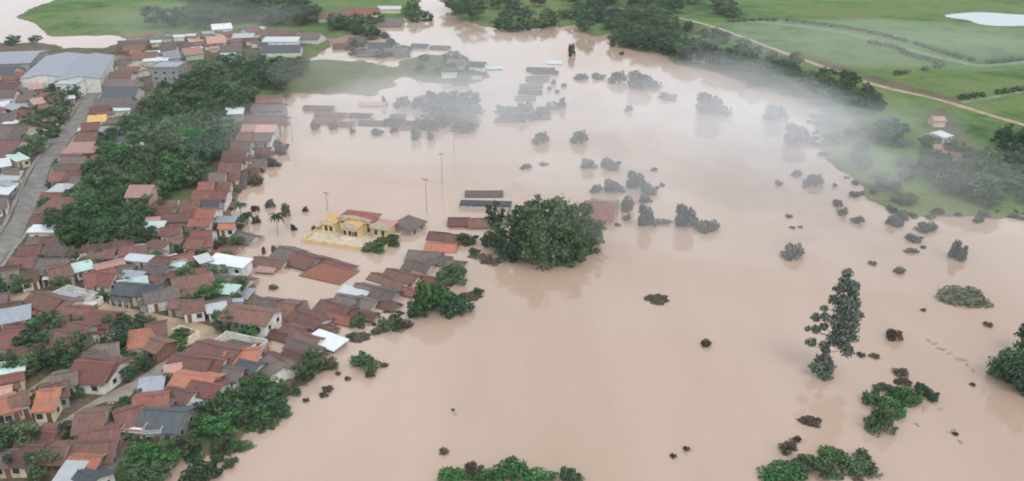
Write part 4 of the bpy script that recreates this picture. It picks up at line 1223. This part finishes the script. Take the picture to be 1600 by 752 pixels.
# scattered bushes, drowned treetops and weed mats: x, waterline y, width, height (photo pixels), leaf, label
BUSH = [
 (1028,471,38,13,'brown','low dark brush mat floating alone in open water below the tree clump'),
 (1103,541,16,14,'brown','small brown bush top alone in the middle of the open water'),
 (1240,404,34,24,'grey','round grey bush standing in water above the tall slender tree'),
 (1397,531,28,19,'brown','dark bush right of the tall slender tree'),
 (1346,557,15,7,'brown','left of two small dark tufts beside the tall slender tree'),
 (1367,559,17,7,'brown','right of two small dark tufts beside the tall slender tree'),
 (1268,662,42,15,'brown','brown brush mat below the tall slender tree'),
 (1233,710,28,26,'brown','round brown bush below left of the brown brush mat'),
 (1246,690,12,12,'brown','small twiggy sprout behind the round brown bush'),
 (1510,470,92,22,'olive','large flat olive weed mat on the right water'),
 (1498,405,28,32,'grey','tall grey drowned treetop above the olive weed mat'),
 (1450,361,36,13,'grey','oval grey bush just below the right bank shore'),
 (1430,376,30,10,'grey','low grey tuft below the oval grey bush'),
 (1400,352,32,16,'grey','grey shore bush at the tip of the right bank'),
 (1425,395,22,8,'grey','small grey tuft left of the tall grey treetop'),
 (1406,427,18,12,'brown','small two part tuft left of the olive weed mat'),
 (1364,414,14,7,'brown','thin leaning twig tuft above the tall slender tree'),
 (1443,388,10,5,'grey','tiny grey tuft beside the tall grey treetop'),
 (1530,348,16,14,'dark','dark shrub on the waterline below the right shore wood'),
 (1375,672,46,44,'mid','green shrub patch, lowest of the sprawling right group'),
 (1395,645,52,26,'lime','green shrub patch joining the two arms of the sprawling right group'),
 (1365,632,30,26,'mid','green shrub on the left arm of the sprawling right group'),
 (1418,626,60,24,'lime','wide green shrub in the sprawling right group'),
 (1385,612,32,14,'mid','narrow upper left shrub of the sprawling right group'),
 (1456,624,26,18,'dark','dark shrub at the right tip of the sprawling right group'),
 (1440,612,26,14,'dark','dark shrub behind the right tip of the sprawling right group'),
 (1413,600,30,12,'brown','brownish sprig at the top of the sprawling right group'),
 (1410,588,28,12,'brown','topmost brown tuft above the sprawling right group'),
 (1225,752,70,24,'lime','green bush patch at the bottom edge, left of its group'),
 (1275,742,84,30,'mid','large green bush patch at the bottom edge below the tall tree'),
 (1300,720,50,14,'lime','upper green bush of the bottom edge group'),
 (1345,736,62,24,'mid','right arm of the green bush patch at the bottom edge'),
 (1352,744,34,10,'brown','brown fringe under the right arm of the bottom edge group'),
 (1343,754,20,8,'brown','small brown tuft at the bottom edge on the right'),
 (705,756,60,20,'lime','left green shrub of the bottom middle group'),
 (740,742,36,15,'brown','brown topped shrub of the bottom middle group'),
 (765,756,56,26,'lime','green shrub between brown top and centre of the bottom middle group'),
 (800,750,60,32,'lime','light green shrub at the crown of the bottom middle group'),
 (845,756,60,20,'lime','green shrub right of the bottom middle group crown'),
 (888,756,40,26,'dark','dark arching shrub at the right end of the bottom middle group'),
 (693,709,16,12,'brown','small brown tuft above the bottom middle group'),
 (1052,715,12,8,'brown','tiny brown tuft low in the open water'),
 (708,642,7,5,'brown','speck of brown twigs in open water below the shore'),
 (1073,704,12,8,'brown','curled twig beside the tiny brown tuft'),
 (905,224,27,22,'grey','round grey treetop alone in the far misty water'),
 (845,225,26,20,'grey','grey treetop in mist left of the round lone one'),
 (822,264,18,9,'grey','small grey tuft above the big tree clump'),
 (850,258,17,5,'grey','thin grey tuft right of the small one above the clump'),
 (918,265,28,18,'grey','left grey bush of the pair above the red flooded house'),
 (955,263,36,16,'grey','right grey bush of the pair above the red flooded house'),
 (932,301,20,14,'grey','small bush just above the red flooded house'),
 (956,302,36,22,'grey','grey bush above right of the red flooded house'),
 (992,296,38,30,'grey','largest grey treetop of the misty group right of the red house'),
 (1016,303,32,18,'grey','low grey bush at the right of the misty group'),
 (1007,318,24,14,'grey','grey bush below the largest grey treetop'),
 (980,330,20,28,'brown','brown leaning treetop right of the red flooded house'),
 (1008,356,32,38,'grey','dark grey drowned treetop below the misty group'),
 (1070,358,44,40,'grey','triangular grey treetop right of the dark grey one'),
 (1108,362,36,18,'grey','low grey bush right of the triangular treetop'),
 (1035,350,30,7,'grey','thin weed strip between dark grey and triangular treetops'),
 (980,345,14,12,'brown','small brown sprig right of the big tree clump'),
 (965,353,12,5,'brown','tiny sprig below the brown one by the clump'),
 (1022,267,11,6,'grey','tiny grey tuft above the misty group'),
 (1035,291,9,6,'grey','tiny grey tuft right of the misty group'),
 (908,124,22,9,'grey','left dark tuft of the far row under the orange water'),
 (936,123,26,9,'grey','second dark tuft of the far row under the orange water'),
 (965,130,28,20,'grey','dark bush in the middle of the far row'),
 (1000,140,56,26,'grey','broad dark bush at the right of the far row'),
 (1045,155,32,10,'grey','low grey tuft below right of the far row'),
 (983,174,14,11,'grey','small round tuft below the far row'),
 (993,118,12,9,'grey','small tuft above the broad far bush'),
 (865,132,8,10,'grey','upper left of four tiny tufts beside the sunken row'),
 (881,136,9,7,'grey','upper right of four tiny tufts beside the sunken row'),
 (858,141,8,7,'grey','lower left of four tiny tufts beside the sunken row'),
 (871,145,9,6,'grey','lower right of four tiny tufts beside the sunken row'),
 (878,170,12,20,'grey','slim dark treetop at the right end of the sunken row'),
 (893,88,12,22,'brown','thin arching treetop in the far orange water'),
 (958,70,10,14,'brown','small dark tuft in the far orange water'),
 (972,86,9,6,'brown','tiny dark tuft below the other in orange water'),
 (1108,182,58,36,'grey','wide grey treetop inside the bluish mist'),
 (1210,190,44,26,'grey','grey shore bush inside the bluish mist'),
 (1244,226,50,32,'grey','grey bush at the right of the bluish mist'),
 (1218,289,14,9,'grey','small grey tuft left of the right bank shore'),
 (1245,275,16,10,'grey','faint grey tuft under the bluish mist'),
 (1272,290,30,18,'grey','grey tuft close to the right bank meadow shore'),
 (1257,293,9,6,'grey','tiny tuft beside the grey one near the meadow shore'),
 (1304,292,9,7,'grey','tiny tuft against the right bank meadow shore'),
 (1336,307,18,9,'brown','brown tuft touching the right bank meadow shore'),
 (1309,322,17,11,'brown','upper of two brown bushes off the meadow shore'),
 (1318,337,19,13,'brown','lower of two brown bushes off the meadow shore'),
 (1342,349,22,11,'brown','low brown bush right of the two off the shore'),
 (1233,340,13,6,'brown','small brown tuft in open water left of the two bushes'),
 (1238,357,10,4,'brown','left speck below the small brown tuft'),
 (1251,356,10,4,'brown','right speck below the small brown tuft'),
 (1545,510,14,8,'brown','small twig tuft below the olive weed mat'),
 (1443,486,9,6,'brown','speck between the olive mat and the tall tree'),
 (1520,603,9,7,'brown','speck left of the dark round tree at the right edge'),
 (1493,680,10,7,'brown','speck below the sprawling right group'),
 (705,443,48,36,'mid','round green bush in water right of the orange lean to roofs'),
 (676,492,80,52,'lime','large bright green bush on the water edge of the street row'),
 (715,492,50,26,'dark','dark bush right of the large bright green one'),
 (648,500,34,32,'dark','dark bush left of the large bright green one'),
 (612,516,42,24,'mid','green bush below left of the large bright green one'),
 (634,512,22,14,'brown','brown tuft beneath the large bright green bush'),
 (735,466,40,14,'brown','low brown sprig right of the round green bush'),
 (748,458,20,9,'dark','tiny dark sprig beyond the low brown one'),
 (752,404,40,8,'brown','thin brush line left of the big tree clump'),
 (768,412,34,8,'brown','thin brush line at the foot of the big tree clump'),
 (742,396,22,9,'dark','small dark sprig behind the thin brush lines'),
 (730,380,40,16,'dark','dark green shrub beside the brown roof near the clump'),
 (690,458,30,14,'brown','brown shrub between round green bush and bright green one'),
 (570,578,46,32,'mid','green bush off the shore below the white sheet roof'),
 (515,578,26,22,'brown','olive brown bush near the shore left of the off shore one'),
 (484,585,22,24,'dark','dark round bush near the shore end of the street row'),
 (560,530,40,14,'brown','brown weeds between the white sheet roof and green bush'),
 (588,522,18,12,'brown','small weeds right of the white sheet roof'),
 (560,512,26,26,'mid','green bush behind the white sheet roof'),
 (543,594,12,7,'brown','speck of weed under the off shore green bush'),
 (528,586,9,8,'brown','small tuft left of the off shore green bush'),
 (578,590,20,12,'brown','brown tuft right below the off shore green bush'),
 (600,573,14,8,'brown','brown tuft right of the off shore green bush'),
 (512,612,22,9,'brown','outer brown tuft off the lower shore'),
 (505,620,18,7,'brown','lower brown tuft off the lower shore'),
 (470,598,40,10,'brown','long brown weed strip on the lower shore'),
 (455,616,34,16,'mid','green shrub on the tip of the lower shore'),
 (478,628,14,7,'brown','tiny tuft off the tip of the lower shore'),
 (440,650,34,18,'mid','green shrub low on the waterside grove'),
 (415,668,36,20,'mid','green shrub at the water edge of the grove'),
 (348,708,36,32,'mid','bushy shrub at the lower end of the grove'),
 (312,752,60,26,'dark','dark green bush at the bottom edge on the sandy shore'),
 (375,706,10,8,'brown','speck of weed right of the bushy grove end shrub'),
 (422,325,15,16,'grey','small round sapling top left of the tall palm'),
 (446,338,16,24,'brown','dark sapling top behind the tall palm'),
 (458,361,11,12,'dark','small round sapling right of the tall palm'),
 (477,331,9,10,'dark','tiny sapling top between palm and villa'),
 (492,360,12,8,'dark','little bush at the left corner of the villa'),
 (412,397,7,14,'brown','thin left post like stump above the brown flooded roof'),
 (428,398,10,18,'brown','thicker right stump above the brown flooded roof'),
 (426,452,16,9,'brown','small dark bush top beside the grey flooded roof'),
 (400,350,16,14,'brown','brown sprig beside the flooded west shore'),
 (398,330,16,10,'brown','brown sprig above the flooded west shore one'),
 (493,202,18,13,'grey','leftmost treetop under the far lagoon shore roofs'),
 (521,202,17,12,'grey','second treetop under the far lagoon shore roofs'),
 (551,208,11,9,'grey','tiny treetop under the far lagoon shore roofs'),
 (590,210,24,9,'grey','low treetop under the middle of the far lagoon roofs'),
 (616,207,15,10,'grey','fifth treetop under the far lagoon shore roofs'),
 (650,218,18,20,'grey','taller round treetop under the far lagoon roofs'),
 (673,219,12,17,'grey','slim treetop right of the taller round one'),
 (600,165,10,16,'grey','slim treetop between pink and slate far roofs'),
 (628,168,26,18,'grey','dark treetop above the slate far lagoon roof'),
 (655,170,26,22,'grey','grey treetop left of the big grey far roof'),
 (675,168,30,26,'grey','grey treetop in front of the big grey far roof'),
 (700,170,36,20,'grey','grey treetop above the big grey far roof'),
 (440,240,26,22,'grey','grey shrub at the lagoon edge by the shore roofs'),
 (425,262,22,18,'grey','pale shrub below the grey lagoon edge shrub'),
 (400,290,22,20,'brown','olive shrub on the muddy lagoon shore'),
]
for i, (px, py, w, h, lf, lab) in enumerate(BUSH): bush(px, py, w, h, lf, lab, 'bushes and treetops in the floodwater', seed=900 + i)
# trimmed hedge mound right of the villa
for i, (px, py, w, h, lab) in enumerate([(586,394,38,20,'left mound of the green hedge right of the villa'), (608,384,40,18,'right mound of the green hedge right of the villa')]):
    bush(px, py, w, h, 'mid', lab, 'hedge by the villa', cat='hedge', seed=1300 + i, name='hedge', depth=5)
# dark trees at the right edge
bush(1594, 604, 74, 58, 'dark', 'dense dark bush mass at the right edge under the round tree', 'right edge trees', seed=70)
tree(1604, 600, 14, 11, 'dark', 'large dark round tree cut by the right edge', 'right edge trees', seed=71, base=-1.5, low=.02)
tree(1612, 560, 8, 10, 'dark', 'smaller dark tree behind the round one at right edge', 'right edge trees', seed=72, base=-1.0, low=.1)
# hedgerows on the far meadow
def hedgerow(P, label, seed, w=3.5, h=2.2):
    pts = resample(P, 4.0); r = np.random.default_rng(seed); V = []; T = []
    o0 = pts[0]
    for p in pts:
        g = bilin(p.x, p.y)
        if r.uniform() < .06: continue
        for k in range(40):
            d = r.normal(size=3); d /= np.linalg.norm(d); c0 = np.array([p.x - o0.x, p.y - o0.y, g + h * .45]) + d * np.array([w * .7, w * .7, h * .5]) * r.uniform(.5, 1)
            nr = d + r.normal(size=3) * .5; nr /= np.linalg.norm(nr); a = np.cross(nr, r.normal(size=3)); a /= np.linalg.norm(a); e = np.cross(nr, a); s = .5 * r.uniform(.6, 1.4)
            V += [c0 - a * s, c0 - e * s, c0 + a * s, c0 + e * s]; T.append(r.uniform(0, .8))
    tag(link('hedgerow', leaf_mesh('hedgerow', np.array(V), np.array(T), LEAF['mid']), None, (o0.x, o0.y, 0)), label, 'hedge', 'hedgerows on the far meadow')
hedgerow([(1140,38),(1220,37),(1300,46),(1360,56),(1430,74),(1500,96),(1545,104),(1640,92)], 'long dark hedgerow along the far grassy track', 1)
hedgerow([(1360,72),(1400,80),(1420,92),(1470,108),(1400,122)], 'short curved dark hedgerow below the far grassy track', 2)
hedgerow([(1500,160),(1560,152),(1640,140)], 'dark hedgerow beside the short farm track', 3)

wood([(545,62),(600,56),(640,66),(650,84),(600,92),(550,88)], 14, 5, 9, 3.5, 6, ['grey','grey','mid'], 'among the flooded grey roofs above the green isle', 'trees among the flooded grey roofs', 40, margin=.2)
wood([(660,204),(672,166),(700,156),(748,158),(744,180),(724,206)], 26, 6, 10, 4.5, 7, ['grey'], 'in the drowned grey grove of the far lagoon', 'trees of the drowned grey grove', 41, margin=-2, gap=.5)
wood([(640,102),(700,90),(740,96),(690,128),(640,122)], 9, 5, 8, 3, 5, ['grey','mid'], 'on the misty low isle beside the grey roofs', 'trees of the misty isle', 42, margin=.2)
wood([(776,176),(830,170),(872,166),(866,180),(820,192),(780,192)], 9, 5, 8, 3.5, 5.5, ['grey'], 'among the nearest roofs of the sunken row', 'trees of the sunken row', 43, margin=-1)

GARDEN = ['dark', 'mid', 'mid', 'lime']
wood([(0,430),(100,415),(250,405),(250,440),(200,470),(100,478),(0,482)], 14, 2.6, 4.6, 2.2, 3.6, GARDEN, 'between roofs beside the main street corner', 'garden trees by the street corner', 50, margin=.1)
wood([(120,478),(300,470),(400,480),(400,520),(300,510),(120,490)], 9, 2.4, 4.2, 2.0, 3.4, GARDEN, 'between roofs north of the dirt cross street', 'garden trees north of the cross street', 51, margin=.1)
wood([(0,500),(110,500),(240,520),(350,545),(330,570),(240,575),(120,560),(0,560)], 14, 2.6, 4.6, 2.2, 3.6, GARDEN, 'between roofs south of the dirt cross street', 'garden trees south of the cross street', 52, margin=.1)
wood([(0,600),(100,590),(250,560),(320,545),(240,600),(140,650),(100,680),(0,690)], 12, 2.4, 4.2, 2.2, 3.4, GARDEN, 'between roofs above the lower street', 'garden trees above the lower street', 53, margin=.1)
wood([(110,690),(240,610),(330,570),(400,580),(300,640),(200,720),(120,720)], 12, 2.4, 4.4, 2.2, 3.6, GARDEN, 'between roofs below the lower street', 'garden trees below the lower street', 54, margin=.1)
wood([(250,400),(260,350),(340,330),(400,370),(380,420),(300,440)], 14, 2.6, 4.6, 2.4, 4.0, GARDEN, 'between roofs on the flooded west shore', 'garden trees of the west shore', 55, margin=.1)
wood([(30,320),(130,230),(150,240),(120,300),(100,400),(40,410)], 12, 2.8, 4.8, 2.4, 4.0, GARDEN, 'between roofs east of the main street', 'garden trees east of the main street', 56, margin=.1)
wood([(0,230),(60,180),(80,170),(60,230),(20,300),(0,330)], 8, 2.8, 4.8, 2.4, 4.0, GARDEN, 'between roofs west of the main street', 'garden trees west of the main street', 57, margin=.1)
WOODS.sort(key=lambda t: -t[0])
for _, a, k in WOODS[:270]: tree(*a, **k)
slots = ['dark', 'mid', 'lime', 'grey']; VV = []; TT = []; MM = []
for _, (_, _, w, h, lf, _, _), k in WOODS[270:]:
    rnd = random.Random(k['seed']); x, y = k['world']; b = max(bilin(x, y), -1.4)
    me = rnd.choice(PROTO[('round', lf)])
    co = np.empty(len(me.vertices) * 3, np.float32); me.vertices.foreach_get('co', co); co = co.reshape(-1, 3)
    tn = np.empty(len(me.polygons), np.float32); me.attributes['tone'].data.foreach_get('value', tn)
    a = rnd.uniform(0, 6.28); c, d = math.cos(a), math.sin(a); rz = h * .46
    VV.append(np.stack([x + (co[:,0]*c - co[:,1]*d) * w/2, y + (co[:,0]*d + co[:,1]*c) * w/2, b + h - rz + co[:,2] * rz], 1)); TT.append(tn); MM.append(np.full(len(tn), slots.index(lf), np.int32))
fw = leaf_mesh('far_woodland', np.concatenate(VV), np.concatenate(TT), LEAF[slots[0]])
for q in slots[1:]: fw.materials.append(LEAF[q])
fw.polygons.foreach_set('material_index', np.concatenate(MM))
tag(link('far_woodland', fw), 'distant woodland trees too small to tell apart', 'woodland', kind='stuff')

def drift(px, py, ln, label, seed):
    rnd = random.Random(seed); x, y = G(px, py, 0); m = MB(); p = Vector((-ln / 2, 0, .05))
    for k in range(3):
        q = p + Vector((ln / 3, rnd.uniform(-.25, .25) * ln, rnd.uniform(-.05, .12))); m.tube(p, q, .16 * (1 - .2 * k), .16 * (.8 - .2 * k), 5)
        if k: m.tube(p, p + Vector((rnd.uniform(-.3, .3), rnd.choice((-1, 1)) * ln * .3, .15)), .08, .04, 5)
        p = q
    o = m.build('driftwood', PALEBARK); o.location = (x, y, 0); o.rotation_euler.z = rnd.uniform(0, 3.1)
    tag(o, label, 'driftwood', 'driftwood on the flood')
for i, (px, py) in enumerate([(1452,532),(1460,537),(1470,545),(1482,552),(1494,559),(1503,562),(1512,570),(1519,578),(1440,640),(1432,664),(1470,640),(1488,674),(1500,690),(1455,622)]):
    drift(px, py, 1.1 + .5 * (i % 3), 'scrap of driftwood in the loose trail left of the right edge trees' if i < 8 else 'scrap of driftwood drifting right of the sprawling green shrubs', i)
drift(1073, 705, 2.4, 'crooked pale branch floating beside the tiny brown tuft', 30)
drift(708, 647, 1.4, 'short stick floating in open water below the shore', 31)
drift(945, 403, 1.6, 'stick floating just right of the flooded tree clump', 32)

def scrub(P, n, label, group, seed, leaves=('mid', 'dark', 'lime'), w=(1.6, 4.2)):
    rnd = random.Random(seed); pts = resample(P, 2.0)
    for k in range(n):
        p = rnd.choice(pts); x = p.x + rnd.uniform(-2.5, 2.5); y = p.y + rnd.uniform(-3.0, 3.0)
        ww = rnd.uniform(*w); lf = rnd.choice(leaves)
        o = link('shrub', rnd.choice(PROTO[('bush', lf)]), None, (x, y, max(bilin(x, y), -.2) - .1), rnd.uniform(0, 6.28))
        o.scale = (ww / 2, ww / 2 * rnd.uniform(.7, 1.2), ww * rnd.uniform(.3, .5)); tag(o, label, 'shrub', group)
scrub([(1275,160),(1278,195),(1282,225),(1300,250),(1340,290),(1365,315),(1405,335)], 26, 'low shrub on the muddy rim of the right bank meadow', 'shrubs of the right bank rim', 1, ('mid', 'grey', 'dark'))
scrub([(1405,336),(1480,337),(1600,337)], 18, 'low shrub along the straight lower edge of the right bank', 'shrubs of the lower right bank', 2, ('mid', 'dark'))
scrub([(440,575),(452,600),(438,640),(405,665),(372,690),(350,712),(300,706),(272,735),(255,752)], 20, 'low green shrub on the ragged lower left shore', 'shrubs of the lower left shore', 3)
scrub([(430,215),(412,250),(385,290),(360,318),(346,345),(385,365)], 18, 'low pale shrub on the muddy lagoon west shore', 'shrubs of the lagoon west shore', 4, ('grey', 'mid', 'brown'), (1.2, 3.0))
scrub([(480,560),(520,540),(600,500),(640,480),(700,440)], 22, 'half drowned shrub off the flooded street row', 'shrubs off the flooded street row', 5, ('mid', 'dark', 'brown'), (1.0, 2.8))

# past 300 houses the smallest in view (the far hamlet and far roofs) are one object
def apparent(o):
    d = Vector((o.location.x, o.location.y, o.location.z - CAM_H)).length; f = F * o.location.x / (o.location.y * cp + CAM_H * sp) + 800
    return (o.get('_size', 60) / (d * d)) * (1 if -30 < f < 1630 else .05)
hs = [o for o in C.objects if o.parent is None and o.get('category') == 'house']
for o in hs:
    sz = 0
    for ch in o.children:
        if ch.name.startswith('roof'):
            xs_ = [v.co.x for v in ch.data.vertices]; ys_ = [v.co.y for v in ch.data.vertices]; sz = (max(xs_) - min(xs_)) * (max(ys_) - min(ys_))
    o['_size'] = sz
hs.sort(key=apparent, reverse=True)
for o in hs: del o['_size']
mats = []; V = []; Fc = []; MI = []; dead = []
for o in hs[300:]:
    M = Matrix.Translation(o.location) @ Matrix.Rotation(o.rotation_euler.z, 4, 'Z')
    for ch in o.children_recursive:
        me = ch.data; m = me.materials[0]
        if m not in mats: mats.append(m)
        b = len(V); V += [tuple(M @ v.co) for v in me.vertices]
        for p in me.polygons: Fc.append(tuple(b + q for q in p.vertices)); MI.append(mats.index(m))
        dead.append(ch)
    dead.append(o)
for o in dead: bpy.data.objects.remove(o)
if V:
    fm = mesh('far_houses', V, Fc)
    for m in mats: fm.materials.append(m)
    fm.polygons.foreach_set('material_index', MI)
    tag(link('far_houses', fm), 'smallest far roofs of the town and the drowned hamlet', 'houses', kind='stuff')
